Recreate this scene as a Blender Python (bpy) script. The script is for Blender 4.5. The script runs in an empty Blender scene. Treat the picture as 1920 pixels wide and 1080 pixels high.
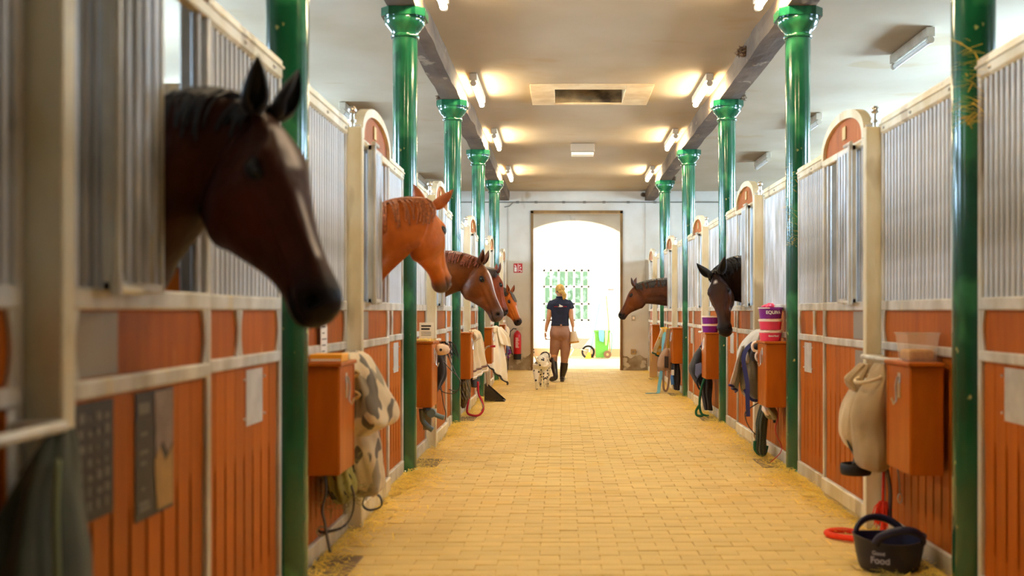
import bpy, bmesh, math, random
import numpy as np
from mathutils import Vector, Matrix, noise
R = random.Random(7)
S = bpy.context.scene
COL = S.collection
F = 2000.0; VX, VY, CH = 1055.0, 584.0, 1.21
def U(px, py, Y): return Vector(((px-VX)*Y/F, Y, CH+(VY-py)*Y/F))

# ---------------- camera, world, lights, exposure ----------------
cam_d = bpy.data.cameras.new('camera'); cam = bpy.data.objects.new('camera', cam_d); COL.objects.link(cam)
cam.location = (0, 0, CH); cam.rotation_euler = (math.pi/2, 0, 0)
cam_d.sensor_width = 36; cam_d.lens = F/1920*36
cam_d.shift_x = -(VX-960)/1920; cam_d.shift_y = (VY-540)/1920
cam_d.clip_start = 0.05; cam_d.clip_end = 200
cam_d.dof.use_dof = True; cam_d.dof.focus_distance = 13.0; cam_d.dof.aperture_fstop = 2.0
S.camera = cam
S.view_settings.view_transform = 'Standard'; S.view_settings.look = 'None'
S.view_settings.gamma = 1; S.view_settings.use_curve_mapping = False
S.view_settings.exposure = 1.18
W = bpy.data.worlds.new('sky'); S.world = W; W.use_nodes = True
W.node_tree.nodes['Background'].inputs[0].default_value = (0.80, 0.90, 1.0, 1)
W.node_tree.nodes['Background'].inputs[1].default_value = 1.5
def area(name, loc, rot, sx, sy, power, col, spread=180):
    d = bpy.data.lights.new(name, 'AREA'); d.shape = 'RECTANGLE'; d.size = sx; d.size_y = sy
    d.energy = power; d.color = col; d.spread = math.radians(spread)
    o = bpy.data.objects.new(name, d); COL.objects.link(o); o.location = loc; o.rotation_euler = rot
    return o
COOL = (0.48, 0.72, 1.0)
P2 = math.pi/2
CY = [1.10, 4.65, 8.12, 11.63, 15.17, 18.70]      # column rows along the aisle
WXL, WXR = -4.9, 5.5                              # outer walls
XF = {-1: -1.195, 1: 1.765}                        # front planes of the stall rows
TUBE = (1.0, 0.80, 0.52); TUBE_E = 62.0           # fluorescent tubes (colour, strength)
# daylight through the outer stall windows
for k in range(6):
    yc = CY[k]+1.75
    pw = (3, 50, 170, 150, 110, 50)[k]
    area('daylight_left', (WXL-0.15, CY[k]+.80, 2.75), (0, -P2, 0), 0.9, 1.2, pw, COOL)
    area('daylight_right', (WXR+0.15, yc, 2.75), (0, P2, 0), 0.9, 1.2, pw, COOL)
# bright entrance hall beyond the end wall: tall side windows
area('daylight_hall', (-3.25, 25.6, 2.0), (0, -P2, 0), 2.6, 3.0, 190, (1.0, 0.98, 0.94))
area('daylight_hall', (3.85, 25.6, 2.0), (0, P2, 0), 2.6, 3.0, 150, (1.0, 0.98, 0.94))

# ---------------- helpers ----------------
def lin(c):
    return tuple(((x/255)/12.92 if x/255 <= 0.04045 else ((x/255+0.055)/1.055)**2.4) for x in c)
def smooth_path(P, k=4):
    out = []; n = len(P)
    for i in range(n-1):
        p0 = P[max(i-1, 0)]; p1 = P[i]; p2 = P[i+1]; p3 = P[min(i+2, n-1)]
        for j in range(k):
            u = j/k; out.append(.5*((2*p1)+(p2-p0)*u+(2*p0-5*p1+4*p2-p3)*u*u+(-p0+3*p1-3*p2+p3)*u**3))
    return out+[P[-1]]
class MB:
    SM = False
    def __init__(s): s.v = []; s.f = []
    def add(s, vs, fs):
        o = len(s.v); s.v.extend([tuple(p) for p in vs]); s.f.extend([tuple(i+o for i in f) for f in fs]); return s
    def box(s, x0, x1, y0, y1, z0, z1):
        if x0 > x1: x0, x1 = x1, x0
        if y0 > y1: y0, y1 = y1, y0
        if z0 > z1: z0, z1 = z1, z0
        return s.add([(x0,y0,z0),(x1,y0,z0),(x1,y1,z0),(x0,y1,z0),(x0,y0,z1),(x1,y0,z1),(x1,y1,z1),(x0,y1,z1)],
            [(0,3,2,1),(4,5,6,7),(0,1,5,4),(1,2,6,5),(2,3,7,6),(3,0,4,7)])
    def cbox(s, x0, x1, y0, y1, z0, z1, c=0.004):
        if x0 > x1: x0, x1 = x1, x0
        if y0 > y1: y0, y1 = y1, y0
        if z0 > z1: z0, z1 = z1, z0
        c = min(c, (x1-x0)*.45, (y1-y0)*.45, (z1-z0)*.45)
        lo = (x0,y0,z0); hi = (x1,y1,z1); V = []; idx = {}
        for a in range(3):
            for sx in (0,1):
                for sy in (0,1):
                    for sz in (0,1):
                        sg = (sx,sy,sz); p = []
                        for k in range(3):
                            e = hi[k] if sg[k] else lo[k]
                            if k != a: e += -c if sg[k] else c
                            p.append(e)
                        idx[(a,sx,sy,sz)] = len(V); V.append(p)
        Fs = []
        for a in range(3):
            b, d = (a+1) % 3, (a+2) % 3
            for sgn in (0,1):
                q = []
                for (i,j) in ((0,0),(1,0),(1,1),(0,1)):
                    t = [0,0,0]; t[a] = sgn; t[b] = i; t[d] = j; q.append(idx[(a,*t)])
                Fs.append(q if sgn else q[::-1])
            for i in (0,1):          # edges running along axis a
                for j in (0,1):
                    t0 = [0,0,0]; t0[b] = i; t0[d] = j; t1 = list(t0); t1[a] = 1
                    q = [idx[(b,*t0)], idx[(b,*t1)], idx[(d,*t1)], idx[(d,*t0)]]
                    Fs.append(q[::-1] if (i ^ j) == 0 else q)
        for sx in (0,1):
            for sy in (0,1):
                for sz in (0,1):
                    t = [idx[(0,sx,sy,sz)], idx[(1,sx,sy,sz)], idx[(2,sx,sy,sz)]]
                    Fs.append(t if (sx+sy+sz) % 2 else t[::-1])
        return s.add(V, Fs)
    def tube(s, pts, r, n=8, close=False, caps=True, r2=None, up=None, tw=0.0):
        P = [Vector(p) for p in pts]
        if MB.SM and len(P) >= 4 and not close and not isinstance(r, (list, tuple)): P = smooth_path(P)
        m = len(P)
        rr = r if isinstance(r, (list, tuple)) else [r]*m
        base = []; prev = None
        for i in range(m):
            a = P[(i-1) % m] if (close or i > 0) else P[i]; b = P[(i+1) % m] if (close or i < m-1) else P[i]
            t = (b-a).normalized() if (b-a).length > 1e-9 else Vector((0,0,1))
            if prev is None:
                ref = Vector(up) if up else (Vector((0,0,1)) if abs(t.z) < .9 else Vector((0,1,0)))
                u = (ref - t*ref.dot(t)).normalized()
            else:
                u = (prev - t*prev.dot(t))
                u = u.normalized() if u.length > 1e-6 else prev
            prev = u; w = t.cross(u); ring = []
            for k in range(n):
                ang = 2*math.pi*k/n + tw*i
                ring.append(P[i] + u*(math.cos(ang)*rr[i]) + w*(math.sin(ang)*(rr[i] if r2 is None else r2)))
            base.append(ring)
        V = [q for ring in base for q in ring]; Fs = []
        for i in range(m if close else m-1):
            j = (i+1) % m
            for k in range(n):
                l = (k+1) % n
                Fs.append((i*n+k, i*n+l, j*n+l, j*n+k))
        if caps and not close:
            Fs.append(tuple(range(n))[::-1]); Fs.append(tuple((m-1)*n+k for k in range(n)))
        return s.add(V, Fs)
    def cyl(s, p0, p1, r, n=12, r1=None):
        return s.tube([p0, p1], [r, r if r1 is None else r1], n)
    def lathe(s, prof, c, n=24, sx=1.0, sy=1.0, caps=True):
        V = []; Fs = []; m = len(prof)
        for (r, z) in prof:
            for k in range(n):
                a = 2*math.pi*k/n; V.append((c[0]+r*sx*math.cos(a), c[1]+r*sy*math.sin(a), c[2]+z))
        for i in range(m-1):
            for k in range(n):
                l = (k+1) % n; Fs.append((i*n+k, i*n+l, (i+1)*n+l, (i+1)*n+k))
        if caps:
            Fs.append(tuple(range(n))[::-1]); Fs.append(tuple((m-1)*n+k for k in range(n)))
        return s.add(V, Fs)
    def sph(s, c, r, n=12, m=8, sc=(1,1,1)):
        prof = [(math.sin(math.pi*i/m)*r, -math.cos(math.pi*i/m)*r) for i in range(m+1)]
        prof[0] = (1e-4*r, -r); prof[-1] = (1e-4*r, r)
        V = []; Fs = []
        for (q, z) in prof:
            for k in range(n):
                a = 2*math.pi*k/n; V.append((c[0]+q*sc[0]*math.cos(a), c[1]+q*sc[1]*math.sin(a), c[2]+z*sc[2]))
        for i in range(m):
            for k in range(n):
                l = (k+1) % n; Fs.append((i*n+k, i*n+l, (i+1)*n+l, (i+1)*n+k))
        return s.add(V, Fs)
    def prism(s, poly, axis, a0, a1):
        """poly: 2-D points; extruded along axis ('x': (y,z) polygon, 'y': (x,z), 'z': (x,y))"""
        n = len(poly)
        def P(p, a): return {'x': (a, p[0], p[1]), 'y': (p[0], a, p[1]), 'z': (p[0], p[1], a)}[axis]
        V = [P(p, a0) for p in poly] + [P(p, a1) for p in poly]
        Fs = [tuple(range(n))[::-1], tuple(range(n, 2*n))] + [(i, (i+1) % n, n+(i+1) % n, n+i) for i in range(n)]
        return s.add(V, Fs)
    def ribbon(s, pts, w, t, wd=(0,1,0)):
        P = [Vector(p) for p in pts]
        if MB.SM and len(P) >= 4: P = smooth_path(P)
        m = len(P); V = []; Fs = []
        for i in range(m):
            tg = (P[min(i+1,m-1)]-P[max(i-1,0)]).normalized(); W_ = Vector(wd); W_ = (W_-tg*W_.dot(tg))
            W_ = W_.normalized() if W_.length > 1e-5 else Vector((1,0,0)); N = tg.cross(W_)
            for (a, b) in ((-1,-1),(1,-1),(1,1),(-1,1)): V.append(P[i]+W_*(a*w/2)+N*(b*t/2))
        for i in range(m-1):
            for k in range(4):
                l = (k+1) % 4; Fs.append((i*4+k, i*4+l, i*4+4+l, i*4+4+k))
        Fs += [(3,2,1,0), tuple((m-1)*4+k for k in range(4))]
        return s.add(V, Fs)
    def mesh(s, name, mat, smooth=False, fix=True):
        me = bpy.data.meshes.new(name); me.from_pydata(s.v, [], s.f)
        if fix:
            bm = bmesh.new(); bm.from_mesh(me); bmesh.ops.recalc_face_normals(bm, faces=bm.faces[:]); bm.to_mesh(me); bm.free()
        if mat: me.materials.append(mat)
        if smooth:
            me.polygons.foreach_set('use_smooth', [True]*len(me.polygons))
            if smooth == 'auto': me.set_sharp_from_angle(angle=math.radians(38))
        me.update(); return me
    def obj(s, name, mat, parent=None, smooth=False, fix=True):
        return link(name, s.mesh(name, mat, smooth, fix), parent)
def link(name, me, parent=None, loc=None):
    o = bpy.data.objects.new(name, me); COL.objects.link(o)
    if loc is not None: o.location = loc
    if parent is not None: attach(o, parent)
    return o
WL = {}
def wl(o): return WL.get(o.name, Vector((0,0,0)))
def attach(o, parent):
    o.parent = parent; o.matrix_parent_inverse = Matrix.Translation(-wl(parent))
    WL[o.name] = Vector((0,0,0)) if o.type != 'EMPTY' else WL.get(o.name, Vector(o.location))
def tag(o, label=None, cat=None, group=None, kind=None):
    if label: o['label'] = label
    if cat: o['category'] = cat
    if group: o['group'] = group
    if kind: o['kind'] = kind
    return o
def thing(name, loc, label, cat, group=None, kind=None):
    o = bpy.data.objects.new(name, None); COL.objects.link(o); o.location = loc; o.empty_display_size = .1
    WL[o.name] = Vector(loc); return tag(o, label, cat, group, kind)
def struct(name, mb, mat, parent=None, smooth=False):
    o = mb.obj(name, mat, parent, smooth)
    if parent is None: o['kind'] = 'structure'
    return o

# ---------------- materials ----------------
def mat(name, col, rough=.6, metal=0.0, col2=None, scale=4.0, stretch=(1,1,1), amt=.5, bump=0.0, bscale=40, spec=.5,
        rnd=0.0, emit=None, estr=0.0, trans=0.0, alpha=1.0, coat=0.0, sheen=0.0, specks=None, dirt=None, lo=.35, hi=.65, rrange=0.0):
    m = bpy.data.materials.new(name); m.use_nodes = True; nt = m.node_tree; N = nt.nodes; L = nt.links
    b = N['Principled BSDF']; b.inputs['Roughness'].default_value = rough; b.inputs['Metallic'].default_value = metal
    b.inputs['Specular IOR Level'].default_value = spec
    c = (*lin(col), 1); b.inputs['Base Color'].default_value = c
    tc = N.new('ShaderNodeTexCoord'); mp = N.new('ShaderNodeMapping'); L.new(tc.outputs['Object'], mp.inputs[0])
    mp.inputs['Scale'].default_value = stretch
    out = None
    if col2 is not None:
        nz = N.new('ShaderNodeTexNoise'); nz.inputs['Scale'].default_value = scale; nz.inputs['Detail'].default_value = 6
        L.new(mp.outputs[0], nz.inputs['Vector'])
        rp = N.new('ShaderNodeMapRange'); rp.inputs[1].default_value = lo; rp.inputs[2].default_value = hi
        rp.inputs[3].default_value = 0; rp.inputs[4].default_value = amt; L.new(nz.outputs[0], rp.inputs[0])
        mx = N.new('ShaderNodeMix'); mx.data_type = 'RGBA'; mx.inputs[6].default_value = c; mx.inputs[7].default_value = (*lin(col2), 1)
        L.new(rp.outputs[0], mx.inputs[0]); out = mx.outputs[2]
        if rrange:
            r2 = N.new('ShaderNodeMapRange'); r2.inputs[1].default_value = .3; r2.inputs[2].default_value = .7
            r2.inputs[3].default_value = rough-rrange; r2.inputs[4].default_value = rough+rrange
            L.new(nz.outputs[0], r2.inputs[0]); L.new(r2.outputs[0], b.inputs['Roughness'])
    def mix_in(fac, colr):
        nonlocal out
        mx = N.new('ShaderNodeMix'); mx.data_type = 'RGBA'
        if out is None: mx.inputs[6].default_value = c
        else: L.new(out, mx.inputs[6])
        mx.inputs[7].default_value = (*lin(colr), 1); L.new(fac, mx.inputs[0]); out = mx.outputs[2]
    for sp in ([specks] if specks else []) + ([dirt] if dirt else []):
        # sp = (colour, scale, threshold, stretch, strength)
        m2 = N.new('ShaderNodeMapping'); L.new(tc.outputs['Object'], m2.inputs[0]); m2.inputs['Scale'].default_value = sp[3]
        n2 = N.new('ShaderNodeTexNoise'); n2.inputs['Scale'].default_value = sp[1]; n2.inputs['Detail'].default_value = 3
        L.new(m2.outputs[0], n2.inputs['Vector'])
        r2 = N.new('ShaderNodeMapRange'); r2.inputs[1].default_value = sp[2]; r2.inputs[2].default_value = sp[2]+.05
        r2.inputs[4].default_value = sp[4]; L.new(n2.outputs[0], r2.inputs[0]); mix_in(r2.outputs[0], sp[0])
    if rnd:
        oi = N.new('ShaderNodeObjectInfo'); ge = N.new('ShaderNodeNewGeometry')
        ad = N.new('ShaderNodeMath'); ad.operation = 'ADD'; L.new(oi.outputs['Random'], ad.inputs[0]); L.new(ge.outputs['Random Per Island'], ad.inputs[1])
        fr = N.new('ShaderNodeMath'); fr.operation = 'FRACT'; L.new(ad.outputs[0], fr.inputs[0])
        mr = N.new('ShaderNodeMapRange'); mr.inputs[3].default_value = 1-rnd; mr.inputs[4].default_value = 1+rnd; L.new(fr.outputs[0], mr.inputs[0])
        hs = N.new('ShaderNodeHueSaturation'); L.new(mr.outputs[0], hs.inputs['Value'])
        if out is None: hs.inputs['Color'].default_value = c
        else: L.new(out, hs.inputs['Color'])
        out = hs.outputs[0]
    if out is not None: L.new(out, b.inputs['Base Color'])
    if bump:
        n3 = N.new('ShaderNodeTexNoise'); n3.inputs['Scale'].default_value = bscale; n3.inputs['Detail'].default_value = 5
        L.new(mp.outputs[0], n3.inputs['Vector']); bp = N.new('ShaderNodeBump'); bp.inputs['Strength'].default_value = bump
        bp.inputs['Distance'].default_value = .01; L.new(n3.outputs[0], bp.inputs['Height']); L.new(bp.outputs[0], b.inputs['Normal'])
    if emit: b.inputs['Emission Color'].default_value = (*emit, 1); b.inputs['Emission Strength'].default_value = estr
    if trans: b.inputs['Transmission Weight'].default_value = trans
    if alpha < 1: b.inputs['Alpha'].default_value = alpha
    if coat: b.inputs['Coat Weight'].default_value = coat; b.inputs['Coat Roughness'].default_value = .08
    if sheen: b.inputs['Sheen Weight'].default_value = sheen
    return m
M = {}
M['galv'] = mat('galvanised', (222,220,212), .45, .22, (160,150,128), 6, (1,1,.5), .7, .15, 60, specks=((214,196,150), 9, .63, (1,1,.35), .55), dirt=((120,98,60), 3, .66, (1,1,.5), .55), rrange=.1)
M['galvp'] = mat('galvanised_post', (236,230,208), .5, .08, (206,188,140), 5, (1,1,.4), .8, .15, 60, dirt=((128,104,56), 3, .6, (1,1,.4), .5))
M['bar'] = mat('bar_steel', (226,228,232), .42, .25, (150,146,132), 9, (1,1,.25), .8, .1, 80, rnd=.12, specks=((225,205,150), 14, .66, (1,1,.22), .8), dirt=((110,90,60), 5, .68, (1,1,.2), .5))
M['wood'] = mat('orange_boards', (186,98,10), .5, 0, (160,78,6), 3, (6,6,.5), .8, .12, 30, rnd=.10, spec=.2, specks=((222,150,80), 22, .70, (1,1,.18), .6), dirt=((96,44,18), 2.2, .62, (1,1,.7), .45))
M['boxwood'] = mat('box_plywood', (190,100,12), .38, 0, (166,80,8), 4, (3,3,.6), .7, .06, 30, spec=.25, specks=((90,36,14), 6, .72, (1,1,.5), .6), dirt=((232,160,90), 18, .72, (1,1,.25), .6))
M['back'] = mat('dark_backing', (44,24,12), .8)  # dark brown that stands in for shade behind the board slots
M['green'] = mat('green_gloss_paint', (14,88,54), .16, 0, (8,60,38), 2.5, (1,1,1), .8, .05, 20, coat=.6, specks=((196,196,120), 16, .71, (1,1,.7), .8), dirt=((60,140,84), 3, .55, (1,1,.6), .5))
M['beam'] = mat('old_beam', (116,94,68), .8, 0, (66,48,32), 3, (1,.4,1), .8, .5, 18, specks=((170,150,120), 5, .66, (1,.6,1), .6))
M['ceil'] = mat('ceiling_plaster', (192,177,150), .9, 0, (168,146,110), .7, (1,.8,1), .7, .15, 6, dirt=((176,146,100), .8, .60, (1,1.6,1), .45), specks=((120,96,70), 3.0, .77, (1,1,1), .6))
M['wall'] = mat('wall_plaster', (226,220,206), .9, 0, (206,192,168), 1.3, (1,1,1), .7, .2, 8, dirt=((170,146,106), 2.0, .66, (1,1,.6), .6))
M['walllow'] = mat('wall_worn', (186,172,146), .9, 0, (128,104,72), 3.5, (1,1,1.2), .9, .5, 14, specks=((220,210,190), 5, .56, (1,1,1), .8))
M['brick'] = mat('floor_clinker', (240,212,136), .62, 0, (224,190,118), 2.2, (1,1,1), .6, .25, 60, rnd=.045, dirt=((236,200,110), 3.0, .56, (1,1,1), .6))
M['joint'] = mat('floor_joint', (232,200,132), .9, 0, (214,180,114), 6, (1,1,1), .7)
M['stallfloor'] = mat('straw_bed', (190,150,80), .9, 0, (140,100,50), 20, (1,3,1), .9, .6, 50)
M['straw'] = mat('straw', (252,218,96), .6, 0, rnd=.25)
M['hay'] = mat('hay', (150,140,70), .8, 0, rnd=.3)
M['patch'] = mat('concrete_patch', (150,124,92), .8, 0, (110,90,68), 8, (1,1,1), .7, .2, 30)
M['lampbody'] = mat('lamp_body', (206,194,172), .5, 0, (160,140,110), 8, (1,1,1), .5)
M['tubeoff'] = mat('tube_off', (226,224,214), .3)
M['tube'] = mat('tube_on', (255,250,240), .3, emit=TUBE, estr=TUBE_E)
M['brown'] = mat('brown_timber', (150,112,60), .7, 0, (106,76,40), 5, (1,1,.4), .7, .1)
M['white'] = mat('white_paint', (240,238,230), .6)
M['hall'] = mat('hall_plaster', (248,246,240), .9)
M['plinth'] = mat('hall_plinth', (214,170,128), .8)
M['black'] = mat('black_nylon', (26,26,30), .6, 0, bump=.1)
M['navy'] = mat('navy_rubber', (24,26,62), .45)
M['purple'] = mat('purple_plastic', (128,24,142), .35, coat=.2)
M['pink'] = mat('pink_plastic', (244,62,104), .35, coat=.2)
M['cream'] = mat('cream_rim', (246,226,206), .45)
M['red'] = mat('red_enamel', (206,24,34), .3, coat=.4)
M['chrome'] = mat('bright_metal', (210,204,190), .28, .9)
M['brass'] = mat('brass_plate', (196,166,110), .4, .6)
M['paper'] = mat('laminated_sheet', (206,204,198), .4, 0, (176,172,166), 12, (1,1,1), .6)
M['paperw'] = mat('white_card', (246,244,238), .4)
M['ink'] = mat('ink', (34,32,32), .7)
M['greyplate'] = mat('grey_plate', (150,140,126), .5, .3)
M['chalk'] = mat('chalk_print', (120,114,106), .8)

# ---------------- floor ----------------
fl = MB().box(WXL-.3, WXR+.3, -3, 22.4, -.2, -.007).obj('floor', M['joint']); tag(fl, kind='structure')
x_0, x_1 = -1.21, 1.775
NB = 15; bw = (x_1-x_0)/NB
rows = int((22.4+3)/0.1)
bm_ = MB().cbox(-bw/2+.0015, bw/2-.0015, -.0487, .0487, -.0065, 0, .002).mesh('brick', M['brick'])
hm_ = MB().cbox(-bw/4+.003, bw/4-.003, -.0482, .0482, -.0065, 0, .002).mesh('brick', M['brick'])
far = MB(); cnt = 0
for r in range(rows):
    y = -2.95+r*.1; off = (r % 2)*.5
    for k in range(-1, NB+1):
        a = x_0+(k+off)*bw; b = a+bw; a = max(a, x_0); b = min(b, x_1)
        if b-a < .02: continue
        if 4.75 < y < 6.72:
            z = R.uniform(-.003, .001); half = (b-a) < bw*.75
            link('brick', hm_ if half else bm_, fl, ((a+b)/2, y, z)); cnt += 1
        else:
            z = R.uniform(-.003, .001)
            far.add([(a+.003,y-.0482,z),(b-.003,y-.0482,z),(b-.003,y+.0482,z),(a+.003,y+.0482,z),
                     (a+.001,y-.05,-.0068),(b-.001,y-.05,-.0068),(b-.001,y+.05,-.0068),(a+.001,y+.05,-.0068)],
                    [(0,1,2,3),(4,5,1,0),(5,6,2,1),(6,7,3,2),(7,4,0,3)])
o = far.obj('bricks', M['brick'], fl, fix=False); o['kind'] = 'stuff'
for s in (-1, 1):
    xo = WXL if s < 0 else WXR
    struct('floor_stalls', MB().box(XF[s]+s*.045, xo, -3, 22.35, -.0065, .015), M['stallfloor'])
for s in (-1, 1):
    for k in range(1, 6):
        c = CY[k]; xi = XF[s]-s*.012
        MB().cbox(xi, xi-s*.2, c+.16, c+.62, -.0065, .004).obj('concrete_patch', M['patch'], fl)

# ---------------- walls, ceiling, hall ----------------
DX0, DX1, DH = -.655, 1.235, 3.28
we = MB(); YW = 22.0; CZ = 3.69
we.box(WXL-.3, DX0, YW, YW+.45, -.1, CZ+.1); we.box(DX1, WXR+.3, YW, YW+.45, -.1, CZ+.1); we.box(DX0, DX1, YW, YW+.45, DH, CZ+.1)
wall_end = struct('wall_end', we, M['wall'])
wp = MB()
for (a, b, ph) in ((XF[-1]+.02, DX0, .3), (DX1, XF[1]-.02, 1.1)):
    n = 26; pts = []
    for i in range(n+1):
        x = a+(b-a)*i/n; pts.append((x, .30+.14*noise.noise(Vector((x*3.1, ph, 0)))+.10*noise.noise(Vector((x*9, ph, 4)))))
    wp.prism([(a, -.02)]+[(b, -.02)]+pts[::-1], 'y', YW-.006, YW+.01)
tag(wp.obj('worn_plaster', M['walllow'], wall_end), 'brown worn patches low on the plaster')
tr = MB()
tr.box(DX0-.005, DX0+.05, YW-.03, YW+.10, 0, DH); tr.box(DX1-.05, DX1+.005, YW-.03, YW+.10, 0, DH); tr.box(DX0-.005, DX1+.005, YW-.03, YW+.10, DH-.045, DH+.012)
struct('trim_1', tr, M['brown'])
for s, nm, xo in ((-1, 'wall_left', WXL), (1, 'wall_right', WXR)):
    w = MB(); xa, xb = xo, xo+s*.3
    w.box(xa, xb, -3, 22.45, -.1, 2.25); w.box(xa, xb, -3, 22.45, 3.25, CZ+.1)
    ys = [-3]; wo, wh = (.80, .55) if s < 0 else (1.75, .65)
    for k in range(6): ys += [CY[k]+wo-wh, CY[k]+wo+wh]
    ys.append(22.45)
    for i in range(0, len(ys), 2): w.box(xa, xb, ys[i], ys[i+1], 2.25, 3.25)
    ww = struct(nm, w, M['wall'])
    for k in range(6):
        yc = CY[k]+wo; g = MB()
        xm = xo+s*.10
        g.box(xm, xm+s*.05, yc-wh, yc-wh+.05, 2.25, 3.25); g.box(xm, xm+s*.05, yc+wh-.05, yc+wh, 2.25, 3.25)
        g.box(xm, xm+s*.05, yc-wh, yc+wh, 2.25, 2.3); g.box(xm, xm+s*.05, yc-wh, yc+wh, 3.2, 3.25)
        for q in (-.2, .2): g.box(xm, xm+s*.04, yc+q-.015, yc+q+.015, 2.3, 3.2)
        g.box(xm, xm+s*.04, yc-wh+.05, yc+wh-.05, 2.74, 2.77)
        struct('window_%d' % (k+1 if s < 0 else k+7), g, M['white'])
struct('wall_back', MB().box(WXL-.3, WXR+.3, -3.3, -3, -.1, CZ+.1), M['wall'])
# ceiling: gently rippled old plaster, open over the hatch
HX0, HX1, HY0, HY1 = -.09, .70, 11.85, 12.66
def czf(x, y):
    return CZ + .022*(1-math.cos((y-8.12)*2*math.pi/3.52))*.5 + .006*noise.noise(Vector((x*1.3, y*1.3, 0))) + .003*noise.noise(Vector((x*4, y*4, 3)))
xs = sorted(set([WXL-.1+i*(WXR-WXL+.2)/44 for i in range(45)]+[HX0, HX1])); yv = sorted(set([-3+i*.25 for i in range(102)]+[HY0, HY1]))
cm = MB(); V = [(x, y, czf(x, y)) for x in xs for y in yv]; ny = len(yv); Fs = []
for i in range(len(xs)-1):
    for j in range(ny-1):
        xm, ym = (xs[i]+xs[i+1])/2, (yv[j]+yv[j+1])/2
        if HX0 < xm < HX1 and HY0 < ym < HY1: continue
        Fs.append((i*ny+j, i*ny+j+1, (i+1)*ny+j+1, (i+1)*ny+j))
cm.add(V, Fs); ceil = struct('ceiling', cm, M['ceil'], smooth=True)
ceil.data.flip_normals() if ceil.data.polygons[0].normal.z > 0 else None
struct('ceiling_slab', MB().box(WXL-.3, WXR+.3, -3.3, 22.45, CZ+.56, CZ+.7), M['wall'])
hz = thing('ceiling_hatch', ((HX0+HX1)/2, (HY0+HY1)/2, CZ), 'open hatch shaft in the aisle ceiling with a pale board surround', 'hatch')
m1 = MB(); t = .02
m1.box(HX0-t, HX0, HY0-t, HY1+t, CZ, CZ+.5); m1.box(HX1, HX1+t, HY0-t, HY1+t, CZ, CZ+.5)
m1.box(HX0, HX1, HY0-t, HY0, CZ, CZ+.5); m1.box(HX0, HX1, HY1, HY1+t, CZ, CZ+.5); m1.box(HX0, HX1, HY0, HY1, CZ+.48, CZ+.5)
m1.obj('shaft', mat('blotched_plaster', (190,164,120), .9, 0, (60,44,30), 3, (1,1,1.4), .95, .3, 10), hz)  # tan plaster with dark brown blotches
pb = mat('pale_board', (236,212,168), .7, 0, (206,172,120), 5, (1,1,1), .7)
for (a, b, c_, d) in ((-.36, HX0, 11.62, 12.74), (HX1, 1.0, 11.62, 12.74), (HX0, HX1, 11.62, HY0), (HX0, HX1, HY1, 12.74)):
    MB().cbox(a, b, c_, d, CZ-.016, CZ+.004, .003).obj('surround_board', pb, hz)
# hall beyond the door
hw = MB(); HY = 28.9
hw.box(-3.0, 3.6, HY, HY+.3, 0, .95); hw.box(-3.0, -.53, HY, HY+.3, .95, 2.35); hw.box(.73, 3.6, HY, HY+.3, .95, 2.35); hw.box(-3.0, 3.6, HY, HY+.3, 2.35, 4.6)
struct('wall_hall_back', hw, M['hall'])
for s, nm, xa, xb in ((-1, 'wall_hall_left', -3.0, -3.2), (1, 'wall_hall_right', 3.6, 3.8)):
    w = MB(); w.box(xa, xb, 22.45, HY+.3, 0, .7); w.box(xa, xb, 22.45, HY+.3, 3.3, 4.6); w.box(xa, xb, 22.45, 24.1, .7, 3.3); w.box(xa, xb, 27.1, HY+.3, .7, 3.3)
    struct(nm, w, M['hall'])
    g = MB()
    for q in range(6): g.box(xa, xb, 24.1+q*.6-.02, 24.1+q*.6+.02, .7, 3.3)
    for z in (.7, 1.55, 2.4, 3.26): g.box(xa, xb, 24.1, 27.1, z, z+.04)
    struct('window_%d' % (13 if s < 0 else 14), g, M['white'])
struct('floor_hall', MB().box(-3.2, 3.8, 22.4, HY+.3, -.2, 0), mat('hall_floor', (236,214,170), .5, 0, (214,186,130), 3, amt=.6))
struct('ceiling_hall', MB().box(-3.2, 3.8, 22.4, HY+.3, 4.5, 4.7), M['hall'])
struct('baseboard_hall', MB().box(-3.0, 3.6, HY-.02, HY, 0, .21), M['plinth'])
# arch wall inside the hall
def archwall(name, y0, y1, x0, x1, a0, a1, zs, zt, m, top=4.5):
    w = MB(); n = 20; pts = []
    xc, hw_ = (a0+a1)/2, (a1-a0)/2
    for i in range(n+1):
        t = -1+2*i/n; pts.append((xc+hw_*t, zs+(zt-zs)*math.sqrt(max(0, 1-t*t)) if zs > 0 else zt))
    for i in range(n):
        w.prism([pts[i], pts[i+1], (pts[i+1][0], top), (pts[i][0], top)], 'y', y0, y1)
    w.box(x0, a0, y0, y1, 0, top); w.box(a1, x1, y0, y1, 0, top)
    return struct(name, w, m)
archwall('wall_hall_arch', 22.95, 23.2, -3.0, 3.6, -1.15, 1.62, 2.35, 3.17, M['wall'])
archwall('wall_hall_niche', HY-.32, HY-.2, -3.0, 3.6, -.85, 1.05, 2.3, 3.0, M['hall'])
struct('baseboard_niche', MB().box(-3.0, -.85, HY-.34, HY-.32, 0, .21).box(1.05, 3.6, HY-.34, HY-.32, 0, .21), M['plinth'])
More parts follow.
